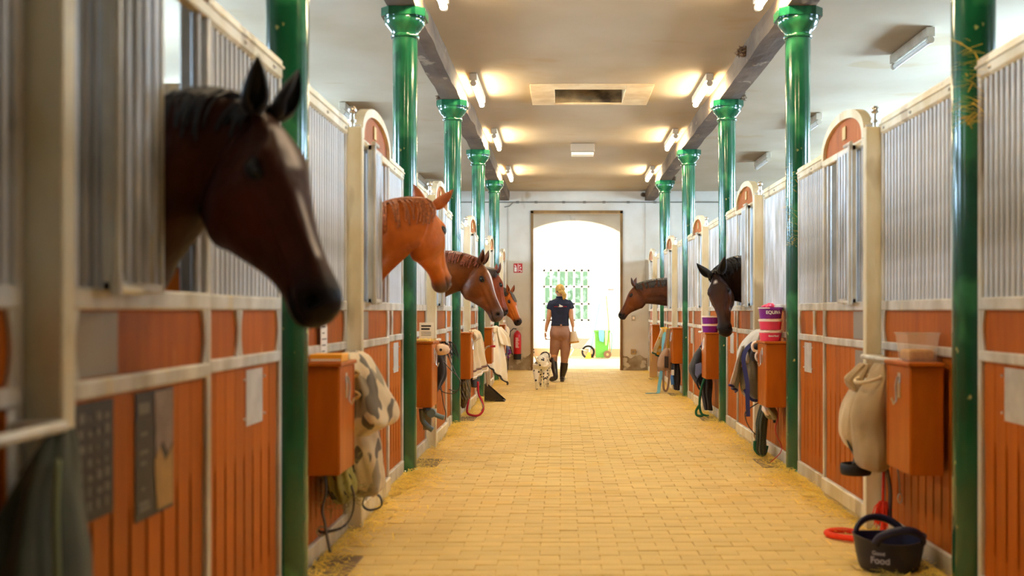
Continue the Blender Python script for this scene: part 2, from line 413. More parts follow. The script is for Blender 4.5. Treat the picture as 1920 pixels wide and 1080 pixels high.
# hall window
g = MB(); wx0, wx1, wz0, wz1 = -.53, .73, .95, 2.35; yq = HY+.08
for x in (wx0, wx1-.05): g.box(x, x+.05, yq, yq+.06, wz0, wz1)
for z in (wz0, wz1-.05): g.box(wx0, wx1, yq, yq+.06, z, z+.05)
for i in range(1, 6): x = wx0+(wx1-wx0)*i/6; g.box(x-.028, x+.028, yq, yq+.05, wz0, wz1)
for i in (1, 2): z = wz0+(wz1-wz0)*i/3; g.box(wx0, wx1, yq, yq+.05, z-.025, z+.025)
g.box(wx0-.06, wx1+.06, HY-.06, yq, wz0-.05, wz0)
struct('window_15', g, M['white'])
tg = thing('tall_hedge', (.4, 32.2, 0), 'green leafy hedge outside behind the far hall window', 'hedge')
hm = MB(); rh = random.Random(5)
for i in range(2600):
    p = Vector((rh.uniform(-3, 4), 31.6+rh.uniform(0, 1.0), rh.uniform(0.05, 3.4))); q = rh.uniform(.05, .12)
    a = rh.uniform(0, 6.3); d1 = Vector((math.cos(a), .4*rh.uniform(-1, 1), math.sin(a)))*q; d2 = Vector((-math.sin(a), .5, math.cos(a)))*q*.5
    hm.add([p-d1, p-d2, p+d1, p+d2], [(0, 1, 2, 3)])
lo_ = hm.obj('foliage', mat('hedge_leaf', (196,220,186), .6, rnd=.3), tg, fix=False)
MB().box(-3, 4, 32.1, 32.5, 0, 3.2).obj('inner_mass', mat('hedge_core', (160,190,150), .9), tg)
MB().box(-14, 14, 29.2, 50, -.3, -.02).obj('ground_outside', mat('gravel_out', (200,196,180), .9))['kind'] = 'structure'

# end wall fittings
pp = MB(); zp = 3.46
pp.cyl((WXL, YW-.03, zp), (WXR, YW-.03, zp), .012, 8)
pp.tube([(-1.02, YW-.03, zp), (-1.1, YW-.03, zp-.08), (-1.2, YW-.03, zp-.10)], .01, 6)
for x in (-.93, .02, .85, 1.9, -.55, .45, 1.35): pp.cyl((x-.03, YW-.035, zp), (x+.03, YW-.035, zp), .024, 8)
tag(pp.obj('conduit_pipe', mat('conduit', (140,134,120), .6, .3)), 'thin grey conduit pipe running across the top of the end wall', 'pipe')
pp = MB(); pp.cyl((-1.13, YW-.014, 0.9), (-1.13, YW-.014, zp-.02), .006, 6)
tag(pp.obj('wall_cable', M['lampbody']), 'thin vertical cable on the end wall left of the doorway', 'cable')
pp = MB(); pp.cyl((1.70, YW-.014, 1.6), (1.70, YW-.014, zp-.02), .006, 6)
tag(pp.obj('wall_cable', M['lampbody']), 'thin vertical cable on the end wall right of the doorway', 'cable')
t = thing('wall_socket', (1.46, YW, .4), 'small beige wall socket low on the end wall right of the doorway', 'socket')
MB().cbox(1.405, 1.505, YW-.03, YW-.0005, .33, .43).obj('socket_plate', M['brass'], t); MB().cyl((1.455, YW-.034, .38), (1.455, YW-.029, .38), .028, 14).obj('socket_insert', M['greyplate'], t)
t = thing('switch_plate', (1.46, YW, 1.1), 'small beige switch plate on the end wall under the horse muzzle', 'switch')
MB().cbox(1.42, 1.50, YW-.022, YW-.0005, 1.02, 1.13).obj('plate', M['lampbody'], t); MB().cbox(1.44, 1.48, YW-.03, YW-.02, 1.05, 1.10).obj('rocker', M['cream'], t)
t = thing('fire_sign', (-.92, YW, 2.1), 'square red and white fire extinguisher sign on the end wall', 'sign')
MB().cbox(-1.01, -.83, YW-.008, YW-.0005, 2.01, 2.20, .002).obj('sign_board', M['red'], t)
q = MB(); q.box(-.995, -.945, YW-.011, YW-.008, 2.03, 2.12); q.box(-.985, -.955, YW-.011, YW-.008, 2.13, 2.15); q.box(-.99,-.975,YW-.011,YW-.008,2.15,2.17)
q.box(-.925, -.912, YW-.011, YW-.008, 2.03, 2.19)
for (x, z, w_) in ((-.90, 2.155, .03), (-.895, 2.11, .045), (-.90, 2.06, .035), (-.87, 2.04, .03)): q.prism([(x, z-.018), (x+w_, z-.006), (x+w_*.8, z+.02), (x+w_*.3, z+.01)], 'y', YW-.011, YW-.008)
q.obj('pictogram', M['paperw'], t)
EX, EY = -.93, YW-.10
t = thing('fire_extinguisher', (EX, EY, .22), 'red fire extinguisher hanging on the end wall with a black hose', 'extinguisher')
MB().lathe([(.02,.0),(.078,.005),(.08,.03),(.08,.12)], (EX, EY, .22)).obj('base_ring', M['black'], t, 'auto')
MB().lathe([(.079,.12),(.08,.13),(.08,.50),(.07,.54),(.045,.57),(.022,.59),(.02,.60)], (EX, EY, .22)).obj('cylinder', M['red'], t, 'auto')
q = MB(); q.tube([(EX, EY, .82), (EX, EY, .87)], .02, 10); q.tube([(EX+.01, EY, .86), (EX+.06, EY-.01, .89), (EX+.12, EY-.02, .88)], .008, 6); q.tube([(EX+.01, EY, .84), (EX+.06, EY-.01, .845), (EX+.11, EY-.02, .835)], .008, 6)
q.obj('valve', M['chrome'], t, 'auto')
MB().tube([(EX-.02, EY-.01, .85), (EX-.08, EY-.02, .86), (EX-.14, EY-.02, .80), (EX-.16, EY-.02, .68), (EX-.15, EY-.02, .5), (EX-.12, EY-.02, .38), (EX-.10, EY-.02, .32)], .011, 8).obj('hose', M['black'], t, True)
q = MB()
for i in range(9): q.prism([(EX-.035, .47+i*.024), (EX+.035-(i%3)*.008, .47+i*.024), (EX+.035-(i%3)*.008, .48+i*.024), (EX-.035, .48+i*.024)], 'y', EY-.082, EY-.0795)
q.obj('instruction_print', M['paperw'], t)
MB().box(EX-.02, EX+.02, EY+.07, YW, .55, .66).obj('bracket', M['black'], t)

# ---------------- columns, beams ----------------
SIDE = {-1: 'left', 1: 'right'}
ORD = ['nearest', 'second', 'third', 'fourth', 'fifth', 'last']
XC = {-1: -1.20, 1: 1.79}
def column_meshes():
    sh = MB().lathe([(.094,0),(.096,.006),(.088,.012),(.089,1.2),(.095,3.30)], (0,0,0), 40).mesh('shaft', M['green'], 'auto')
    cp = MB().lathe([(.096,3.28),(.106,3.285),(.110,3.295),(.106,3.305),(.098,3.312),(.104,3.33),(.124,3.355),(.148,3.385),(.158,3.415),(.156,3.43)], (0,0,0), 40).mesh('capital', M['green'], 'auto')
    a = MB(); pts = []
    for (x, y) in ((-.165,-.10),(-.10,-.165),(.10,-.165),(.165,-.10),(.165,.10),(.10,.165),(-.10,.165),(-.165,.10)): pts.append((x, y))
    a.prism(pts, 'z', 3.43, 3.492); ab = a.mesh('abacus', M['green'])
    return sh, cp, ab
cms = column_meshes()
for s in (-1, 1):
    for k in range(6):
        if k == 0: continue
        t = thing('iron_column', (XC[s], CY[k], 0), 'glossy green cast iron column, %s in the %s row' % (ORD[k-1], SIDE[s]), 'column', 'green iron columns')
        for me, n in zip(cms, ('shaft', 'capital', 'abacus')):
            link(n, me, t, (XC[s], CY[k], 0))
    b = MB(); n = 130; V = []; Fs = []
    prof = [(-.105, 0), (-.098, .21), (.098, .21), (.105, 0)]
    prof = [(-.105, .0), (-.108, .10), (-.10, .215), (.10, .215), (.108, .10), (.105, 0), (0, -.004)]
    m_ = len(prof)
    for i in range(n+1):
        y = -3+25*i/n; sag = .012*noise.noise(Vector((0, y*.8, s*5)))
        for j, (px_, pz) in enumerate(prof):
            e = .016*noise.noise(Vector((j*2.3, y*1.7, s*9)))+.006*noise.noise(Vector((j*5.3, y*7, s)))
            colz = min(abs(y-c) for c in CY) < .2
            z = 3.494+pz
            if pz < .01: z += (0 if colz else abs(sag)+max(0, e)*.8)
            V.append((XC[s]+px_+e+.008*math.sin(y*.6+s), y, z))
    for i in range(n):
        for j in range(m_):
            l = (j+1) % m_; Fs.append((i*m_+j, i*m_+l, (i+1)*m_+l, (i+1)*m_+j))
    Fs += [tuple(range(m_)), tuple(n*m_+j for j in range(m_))[::-1]]
    b.add(V, Fs)
    tag(b.obj('ceiling_beam', M['beam']), 'rough hewn grey brown timber beam along the ceiling over the %s columns' % SIDE[s], 'beam')

# ---------------- lamps ----------------
def lamp(x, y, on, label, group, L=1.22):
    t = thing('fluorescent_lamp', (x, y, 3.67), label, 'ceiling lamp', group)
    z1 = 3.688 if on else 3.70
    MB().cbox(x-.04, x+.04, y-L/2, y+L/2, 3.615, z1, .005).obj('housing', M['lampbody'], t)
    MB().cyl((x, y-L/2+.05, 3.585), (x, y+L/2-.05, 3.585), .024, 14).obj('lamp_tube', M['tube'] if on else M['tubeoff'], t, 'auto')
    for sg in (-1, 1):
        yy = y+sg*(L/2-.025)
        MB().cyl((x, yy-.022, 3.588), (x, yy+.022, 3.588), .032, 14).add([], []).obj('end_cap', M['lampbody'], t, 'auto')
for s, x in ((-1, -.93), (1, 1.53)):
    for k, y in enumerate((4.15, 7.75, 11.7, 15.05, 18.75)):
        lamp(x, y, True, 'lit fluorescent tube lamp beside the %s ceiling beam, %s' % (SIDE[s], ['just above the frame', 'nearest in view', 'second in view', 'third in view', 'farthest'][k]), 'lit aisle ceiling lamps')
for x, ys in ((3.22, (9.85, 13.9, 17.2)), (-2.62, (13.2, 19.6))):
    for i, y in enumerate(ys):
        lamp(x, y, False, 'unlit fluorescent lamp on the ceiling over the %s stalls, %s' % (SIDE[1 if x > 0 else -1], ['nearest', 'middle' if len(ys) > 2 else 'far', 'farthest'][i]), 'unlit stall ceiling lamps', 1.05)
t = thing('ceiling_light_box', (.3, 16, 3.66), 'flat pale rectangular light box on the aisle ceiling behind the hatch', 'light box')
MB().cbox(.12, .47, 15.72, 15.80, 3.57, 3.69, .004).obj('metal_rim', M['greyplate'], t)
MB().cbox(.13, .46, 15.80, 16.0, 3.53, 3.685, .008).obj('diffuser', mat('diffuser', (248,240,214), .5), t)
# wires near the lamps, nests
def nest(x, y, z, r, lab, n=160):
    rr = random.Random(int(x*100+y*10)); q = MB()
    for i in range(n):
        a = rr.uniform(0, 6.28); e = rr.uniform(-.6, 1.2); d = Vector((math.cos(a)*math.cos(e), math.sin(a)*math.cos(e), math.sin(e)))
        c = Vector((x, y, z))+d*r*rr.uniform(.5, 1); t_ = Vector((rr.uniform(-1,1), rr.uniform(-1,1), rr.uniform(-.6,.6))).normalized()*r*.6
        q.ribbon([c-t_, c+d*r*.15, c+t_], .004, .003)
    q.sph((x, y, z-.01), r*.72, 10, 7, (1, 1, .8))
    tag(q.obj('bird_nest', mat('nest_mud', (112,84,56), .9, rnd=.3)), lab, 'nest', kind=None)
nest(1.665, 9.85, 3.60, .055, 'small dark bird nest on the side of the right beam')
nest(1.925, 11.60, 3.54, .06, 'brown bird nest perched on the second right column capital')
nest(1.925, 18.66, 3.53, .05, 'small brown nest on the fourth right column capital')
nest(-1.32, 11.66, 3.54, .05, 'small brown nest on the second left column capital')
nest(1.66, 21.9, 3.60, .05, 'dark nest at the far end of the right beam')

# ---------------- stall fronts ----------------
HINT = {(-1,0): 'big bay horse nearest the camera', (-1,1): 'beside the chestnut horse', (-1,2): 'beside the white striped brown horse',
        (-1,3): 'beside the half hidden red brown horse', (-1,4): 'beside the small orange bay horse', (-1,5): 'against the end wall on the left',
        (1,0): 'at the right edge of the photo', (1,1): 'with the clear tub and dark feed bowl', (1,2): 'beside the nearly black horse',
        (1,3): 'with the two purple tubs', (1,4): 'beside the bay horse looking left', (1,5): 'against the end wall on the right'}
ZT0, ZT1 = 2.19, 2.285
BARL = ZT0-1.26
barmesh = MB().cyl((0,0,1.255), (0,0,ZT0+.01), .0145, 10).mesh('bar', M['bar'], 'auto')
bcache = {}
def boardmesh(w):
    key = round(w, 4)
    if key not in bcache:
        q = MB(); h = w/2-.0015; g = w/2-.009; tt = .014
        # full width above, narrowed slot part between z .20 and .66
        V = []; zs = [(.085, h), (.19, h), (.21, g), (.64, g), (.68, h), (1.01, h)]
        for (z, hh) in zs:
            V += [(-tt/2, -hh+.003, z), (-tt/2, hh-.003, z), (-tt/2+.003, hh, z), (tt/2, hh, z), (tt/2, -hh, z), (-tt/2+.003, -hh, z)]
        Fs = []
        for i in range(len(zs)-1):
            for j in range(6): Fs.append((i*6+j, i*6+(j+1)%6, (i+1)*6+(j+1)%6, (i+1)*6+j))
        Fs += [(5,4,3,2,1,0), tuple((len(zs)-1)*6+j for j in range(6))]
        q.add(V, Fs); bcache[key] = (q.mesh('board', M['wood']), q)
    return bcache[key]
def panel(par, s, y0, y1, d0, th, k, split=None, bars=True, stile=.035, zb=0.0, bar_ranges=None):
    X = lambda d: XF[s]+s*d
    for (a, b) in ((y0, y0+stile), (y1-stile, y1)):
        MB().cbox(X(d0), X(d0+th), a, b, zb+.02, ZT1-.02, .004).obj('upright', M['galv'], par)
    for (za, zc, nm, ex) in ((1.215, 1.268, 'middle_rail', .004), (1.0, 1.045, 'lower_rail', .004), (zb+.0, zb+.095, 'kick_rail', .006)):
        MB().cbox(X(d0-ex), X(d0+th), y0+stile*.4, y1-stile*.4, za, zc, .005).obj(nm, M['galv'], par)
    # upper board with rounded end plates
    segs = [y0+stile, y1-stile] if split is None else [y0+stile, y0+split, y0+split+.02, y1-stile]
    for i in range(0, len(segs), 2):
        a, b = segs[i], segs[i+1]
        MB().box(X(d0+.016), X(d0+.03), a, b, 1.045, 1.215).obj('upper_board', M['wood'], par)
        r = .028
        for (e, sg) in ((a, 1), (b, -1)):
            q = MB(); pts = [(e, 1.045), (e+sg*r, 1.045)]+[(e+sg*(r-.020*math.sin(math.pi*j/8)), 1.045+.17*j/8) for j in range(9)]+[(e, 1.215)]
            q.prism(pts, 'x', X(d0+.004), X(d0+.015)); q.obj('end_plate', M['galv'], par)
    if split is not None: MB().cbox(X(d0), X(d0+.03), y0+split, y0+split+.02, 1.045, 1.215, .003).obj('divider', M['galv'], par)
    n = max(1, round((y1-y0-2*stile)/.112)); w = (y1-y0-2*stile)/n; me, q0 = boardmesh(w)
    if k <= 2:
        for i in range(n): link('board', me, par, (X(d0+.022), y0+stile+w*(i+.5), zb))
    else:
        q = MB()
        for i in range(n): q.add([(p[0]+X(d0+.022), p[1]+y0+stile+w*(i+.5), p[2]+zb) for p in q0.v], q0.f)
        q.obj('boards', M['wood'], par)['kind'] = 'stuff'
    MB().box(X(d0+.031), X(d0+.038), y0+stile, y1-stile, zb+.05, 1.25).obj('shade_backing', M['back'], par)  # added dark sheet so the slots between boards read as shaded
    rng = bar_ranges or [(y0+stile, y1-stile)]
    q = MB()
    for (a, b) in rng:
        m_ = max(1, int((b-a)/.053)); p = (b-a)/m_
        for i in range(m_):
            yy = a+p*(i+.5)
            if k <= 1: link('bar', barmesh, par, (X(d0+.022), yy, 0))
            else: q.cyl((X(d0+.022), yy, 1.255), (X(d0+.022), yy, ZT0+.01), .0145, 8)
    if q.v: q.obj('bars', M['bar'], par, 'auto')['kind'] = 'stuff'
platem = MB().cbox(-.004, .004, -.035, .035, -.04, .04, .002).mesh('name_plate', M['brass'])
studm = MB().sph((0,0,0), .006, 6, 4).mesh('stud', M['galv'])
for s in (-1, 1):
    X = lambda d: XF[s]+s*d
    for k in range(6):
        c = CY[k]; cn = CY[k+1] if k < 5 else 22.1
        h = HINT[(s, k)]; rowt = '%s stall row' % SIDE[s]
        t = thing('stall_screen', (X(0), c+.7, 0), 'fixed barred screen in the %s, %s' % (rowt, h), 'stall screen', 'stall screens of bars and boards')
        # near fixed panel
        panel(t, s, c+.11, c+1.27, 0, .045, k)
        q = MB().cbox(X(-.004), X(.049), c+.105, c+1.275, ZT0, ZT1, .012); q.cbox(X(-.012), X(.0), c+.105, c+1.275, ZT0+.05, ZT0+.062, .003)
        q.obj('top_rail', M['galvp'], t)
        panel(t, s, c+2.352, cn-.11, 0, .045, k, split=.5)
        q = MB().cbox(X(-.004), X(.049), c+2.35, cn-.105, ZT0, ZT1, .012); q.cbox(X(-.012), X(.0), c+2.35, cn-.105, ZT0+.05, ZT0+.062, .003)
        q.obj('top_rail', M['galvp'], t)
        MB().cbox(X(-.078), X(.05), c+1.283, c+1.345, .0, 2.24, .005).obj('post', M['galvp'], t)
        q = MB(); q.cbox(X(-.07), X(-.03), c+1.29, c+1.335, -.0, .035, .005); q.obj('post_foot', M['black'], t)
        q = MB(); q.cyl((X(-.02), c+1.31, 2.24), (X(-.02), c+1.31, 2.32), .012, 10); q.sph((X(-.02), c+1.31, 2.335), .024, 12, 8); q.cyl((X(-.02), c+1.31, 2.265), (X(-.02), c+1.31, 2.28), .022, 12)
        q.obj('roller_bolt', M['chrome'], t, 'auto')
        q = MB()
        for yy in (c+.2, c+.75, c+1.2, c+2.45, c+2.9, c+3.3): q.sph((X(-.006), yy, ZT0+.03), .009, 8, 5)
        q.obj('bolt_head', M['galv'], t)
        MB().box(X(-.055), X(-.0), c+1.35, c+2.34, 0, .03).obj('door_track', M['galvp'], t)
        # door
        d = thing('stall_door', (X(-.04), c+1.85, 0), 'arched stall door, %s row, %s' % (SIDE[s], h), 'stall door', 'arched sliding stall doors')
        ya, yb = c+1.352, c+2.345
        slide = c+1.84
        fg = c+2.215
        panel(d, s, ya, yb, -.06, .035, k, zb=.035, bar_ranges=[(ya+.035, slide-.01), (fg, yb-.035)])
        MB().cbox(X(-.07), X(-.028), ya, yb, .035, .125, .005).obj('bottom_rail', M['galvp'], d)
        MB().cbox(X(-.064), X(-.024), ya, yb, 2.15, 2.195, .005).obj('head_rail', M['galvp'], d)
        # arch
        n = 22; yc = (ya+yb)/2; hw_ = (yb-ya)/2; zt = .225
        outer = [(yc-hw_*math.cos(math.pi*i/n), 2.195+zt*math.sin(math.pi*i/n)**.8) for i in range(n+1)]
        inner = [(yc-(hw_-.05)*math.cos(math.pi*i/n), 2.19+(zt-.045)*math.sin(math.pi*i/n)**.8) for i in range(n+1)]
        q = MB()
        V = []; Fs = []
        for i in range(n+1):
            for (p, dd) in ((outer[i], -.07), (outer[i], -.015), (inner[i], -.015), (inner[i], -.07)): V.append((X(dd), p[0], p[1]))
        for i in range(n):
            for j in range(4): Fs.append((i*4+j, i*4+(j+1)%4, i*4+4+(j+1)%4, i*4+4+j))
        Fs += [(0,1,2,3), tuple(n*4+j for j in (3,2,1,0))]
        q.add(V, Fs); q.obj('arch_frame', M['galvp'], d)
        MB().prism(inner+[(inner[-1][0], 2.185), (inner[0][0], 2.185)], 'x', X(-.05), X(-.035)).obj('arch_board', M['wood'], d)
        np_ = link('name_plate', platem, d, (X(-.055), yc-.02, 2.29))
        MB().box(X(-.0605), X(-.058), yc-.045, yc+.005, 2.275, 2.30).obj('engraving', M['ink'], np_)
        # slider with bars, tube handle
        sl = MB(); sa, sb = c+1.50, slide
        sl.cbox(X(-.098), X(-.07), sa, sa+.02, 1.26, 2.17, .003); sl.cbox(X(-.098), X(-.07), sb-.018, sb, 1.26, 2.17, .003)
        sl.cbox(X(-.096), X(-.072), sa, sb, 2.14, 2.17, .003); sl.cbox(X(-.096), X(-.072), sa, sb, 1.26, 1.285, .003)
        sl = sl.obj('sliding_grille', M['galv'], d)
        q = MB(); nb = 5
        for i in range(nb):
            yy = sa+.02+(sb-sa-.038)*(i+.5)/nb
            if k <= 1: pass
            q.cyl((X(-.084), yy, 1.28), (X(-.084), yy, 2.15), .0150, 8)
        q.obj('grille_bars', M['bar'], sl, 'auto')
        q = MB(); q.cyl((X(-.108), sa+.0, 1.29), (X(-.108), sa+.0, 2.18), .012, 10); q.cyl((X(-.108), sa+.0, 1.262), (X(-.108), sa+.14, 1.262), .011, 8); q.cyl((X(-.112), sa-.04, 2.175), (X(-.112), sa+.10, 2.175), .012, 8)
        q.cyl((X(-.108), sa, 1.25), (X(-.108), sa, 1.30), .016, 8)
        q.obj('pull_tube', M['galv'], sl, 'auto')
        # grey plate over the near end of the upper board
        MB().box(X(-.0475), X(-.044), ya+.06, ya+.30, 1.05, 1.21).obj('grey_plate', M['greyplate'], d)
        # feed box
        if k >= 1:
            y0, y1 = c+.25, c+.60
            b = thing('feed_box', (X(-.09), (y0+y1)/2, .46), 'orange plywood feed box on the %s beside the %s green column' % (rowt, ORD[k-1]), 'feed box', 'orange feed boxes')
            MB().cbox(X(-.168), X(-.013), y0, y1, .455, .955, .004).obj('carcass', M['boxwood'], b)
            MB().cbox(X(-.180), X(-.0125), y0-.012, y1+.012, .956, .974, .003).obj('lid', M['boxwood'], b)
            for yy in (y0+.004, y1-.02): MB().box(X(-.171), X(-.168), yy, yy+.016, .46, .95).obj('edge_strip', M['boxwood'], b)
            q = MB(); yy = y0+.16; q.cbox(X(-.172), X(-.168), yy-.018, yy+.018, .80, .92, .002)
            q.tube([(X(-.176), yy, .90), (X(-.186), yy, .86), (X(-.182), yy, .79), (X(-.195), yy, .77), (X(-.205), yy, .80)], .005, 6); q.obj('latch_hook', M['chrome'], b, 'auto')
            MB().box(X(-.013), X(-.001), y0+.05, y1-.05, .55, .9).obj('mounting_board', M['back'], b)
        # rug rack
        ra, rb = c+.70, c+1.20
        rk = thing('rug_rack', (X(-.06), (ra+rb)/2, .96), 'steel rug rail, %s row, %s' % (SIDE[s], h), 'rack', 'steel rug rails')
        q = MB(); q.tube([(X(-.004), ra, .96), (X(-.11), ra, .965), (X(-.125), ra+.015, .965), (X(-.125), rb-.015, .965), (X(-.11), rb, .965), (X(-.004), rb, .96)], .013, 10); q.obj('rail', M['galv'], rk, 'auto')
        for yy in (ra, rb): MB().cbox(X(-.008), X(-.0045), yy-.02, yy+.02, .78, 1.0, .001).obj('bracket', M['galv'], rk)
        # card plates on far fixed panel
        y2 = c+2.352+.62
        cd = thing('stall_card', (X(-.004), y2, .76), 'grey card, %s row, %s' % (SIDE[s], h), 'card', 'laminated stall cards')
        MB().cbox(X(.0125), X(.0145), y2, y2+.22, .77, .985, .0005).obj('sheet', M['paper'], cd)
        for yy in (y2-.025, y2+.245):
            for zz in (.80, .95): link('stud', studm, cd, (X(.013), yy, zz))
    # partitions between stalls
    xo = WXL if s < 0 else WXR
    for k in range(0, 6):
        c = CY[k]
        t = thing('stall_partition', (XF[s]+s*1.8, c, 0), 'timber and steel partition inside the %s stalls at the %s column' % (SIDE[s], (['hidden near'] + ORD)[k]), 'partition', 'stall partitions')
        a, b = XF[s]+s*.13, xo-s*.02
        q = MB()
        nb = 26
        for i in range(nb):
            x = a+(b-a)*(i+.5)/nb; q.box(x-.065, x+.065, c-.02, c+.02, .02, 1.4)
        q.obj('boards', M['wood'], t)['kind'] = 'stuff'
        q = MB(); q.cbox(a, b, c-.03, c+.03, 1.4, 1.45); q.cbox(a, b, c-.03, c+.03, 2.15, 2.2); q.obj('rail', M['galv'], t)
        q = MB(); nb = 46
        for i in range(nb):
            x = a+(b-a)*(i+.5)/nb; q.cyl((x, c, 1.44), (x, c, 2.16), .011, 6)
        q.obj('bars', M['bar'], t, 'auto')['kind'] = 'stuff'

# ---------------- horses ----------------
def cr(P, ts):
    """Catmull-Rom through rows of P (n x d) at parameters ts in 0..n-1"""
    P = np.asarray(P, float); n = len(P); out = []
    for t in ts:
        i = min(int(t), n-2); u = t-i
        p0 = P[max(i-1, 0)] if i > 0 else 2*P[0]-P[1]; p1 = P[i]; p2 = P[i+1]; p3 = P[i+2] if i+2 < n else 2*P[-1]-P[-2]
        out.append(.5*((2*p1)+(-p0+p2)*u+(2*p0-5*p1+4*p2-p3)*u*u+(-p0+3*p1-3*p2+p3)*u**3))
    return np.array(out)
def sstep(x, a, b):
    t = min(1, max(0, (x-a)/(b-a))); return t*t*(3-2*t)
def gauss(du, dv, su, sv): return math.exp(-(du*du)/(2*su*su)-(dv*dv)/(2*sv*sv))
# head sections: uT, vT, uB, vB, half width, exponent, top skew
HEAD = [(-.07,-.05,.30,-.515,.122,2.2,1.0),
 (0,0,.335,-.505,.114,2.2,.95),(.07,.035,.365,-.498,.124,2.3,.9),(.15,.055,.395,-.492,.148,2.4,.8),
(.24,.066,.43,-.485,.166,2.5,.72),
 (.32,.064,.47,-.467,.164,2.4,.72),(.41,.052,.51,-.425,.146,2.3,.75),(.50,.040,.575,-.375,.126,2.2,.8),(.59,.030,.64,-.325,.112,2.2,.85),
 (.68,.024,.705,-.280,.103,2.2,.9),(.77,.022,.775,-.245,.098,2.3,.95),(.85,.026,.85,-.226,.100,2.4,.95),(.915,.026,.92,-.222,.101,2.4,.95),
 (.965,.010,.97,-.214,.092,2.3,.95),(1.0,-.018,1.0,-.190,.074,2.1,1.0),(1.022,-.055,1.022,-.150,.044,2.0,1.0),(1.030,-.085,1.028,-.122,.012,2,1.0)]
COATS = {
 'dark_bay': dict(base=(66,28,13), dark=(18,10,9), light=(96,42,18), mane=(14,15,22), muz=(26,20,20), star=.5),
 'chestnut': dict(base=(192,98,26), dark=(130,60,16), light=(214,128,46), mane=(138,74,26), muz=(112,84,66), star=0),
 'brown': dict(base=(112,60,22), dark=(62,32,18), light=(150,86,36), mane=(104,46,20), muz=(98,80,74), star=.35),
 'redbay': dict(base=(122,50,20), dark=(60,28,20), light=(160,84,54), mane=(40,24,20), muz=(60,44,40), star=0),
 'orangebay': dict(base=(186,96,28), dark=(110,50,22), light=(210,120,40), mane=(52,42,34), muz=(50,40,36), star=.45),
 'darkbay2': dict(base=(96,52,28), dark=(40,24,18), light=(150,84,36), mane=(34,30,30), muz=(44,40,40), star=.0),
 'seal': dict(base=(36,22,18), dark=(20,16,20), light=(128,70,32), mane=(18,16,20), muz=(30,24,26), star=.12),
 'black': dict(base=(26,22,26), dark=(12,12,14), light=(44,34,34), mane=(14,14,16), muz=(24,22,24), star=0)}
def coatmat():
    m = bpy.data.materials.new('horse_coat'); m.use_nodes = True; N = m.node_tree.nodes; L = m.node_tree.links; b = N['Principled BSDF']
    at = N.new('ShaderNodeVertexColor'); at.layer_name = 'coat'; tc = N.new('ShaderNodeTexCoord')
    nz = N.new('ShaderNodeTexNoise'); nz.inputs['Scale'].default_value = 9; nz.inputs['Detail'].default_value = 8; L.new(tc.outputs['Object'], nz.inputs['Vector'])
    mr = N.new('ShaderNodeMapRange'); mr.inputs[1].default_value = .3; mr.inputs[2].default_value = .7; mr.inputs[3].default_value = .8; mr.inputs[4].default_value = 1.18; L.new(nz.outputs[0], mr.inputs[0])
    hs = N.new('ShaderNodeHueSaturation'); L.new(at.outputs[0], hs.inputs['Color']); L.new(mr.outputs[0], hs.inputs['Value']); L.new(hs.outputs[0], b.inputs['Base Color'])
    b.inputs['Roughness'].default_value = .48; b.inputs['Specular IOR Level'].default_value = .18
    b.inputs['Sheen Weight'].default_value = .03; b.inputs['Sheen Roughness'].default_value = .4
    n2 = N.new('ShaderNodeTexNoise'); n2.inputs['Scale'].default_value = 260; L.new(tc.outputs['Object'], n2.inputs['Vector'])
    bp = N.new('ShaderNodeBump'); bp.inputs['Strength'].default_value = .12; bp.inputs['Distance'].default_value = .003; L.new(n2.outputs[0], bp.inputs['Height'])
    n4 = N.new('ShaderNodeTexNoise'); n4.inputs['Scale'].default_value = 17; n4.inputs['Detail'].default_value = 3; L.new(tc.outputs['Object'], n4.inputs['Vector'])
    b4 = N.new('ShaderNodeBump'); b4.inputs['Strength'].default_value = .35; b4.inputs['Distance'].default_value = .02; L.new(n4.outputs[0], b4.inputs['Height']); L.new(bp.outputs[0], b4.inputs['Normal']); L.new(b4.outputs[0], b.inputs['Normal'])
    return m
CM = coatmat()
eyem = mat('horse_eye', (16,9,7), .12, coat=.25); lidm = mat('eye_lid', (20,14,13), .5)
hairm = {}
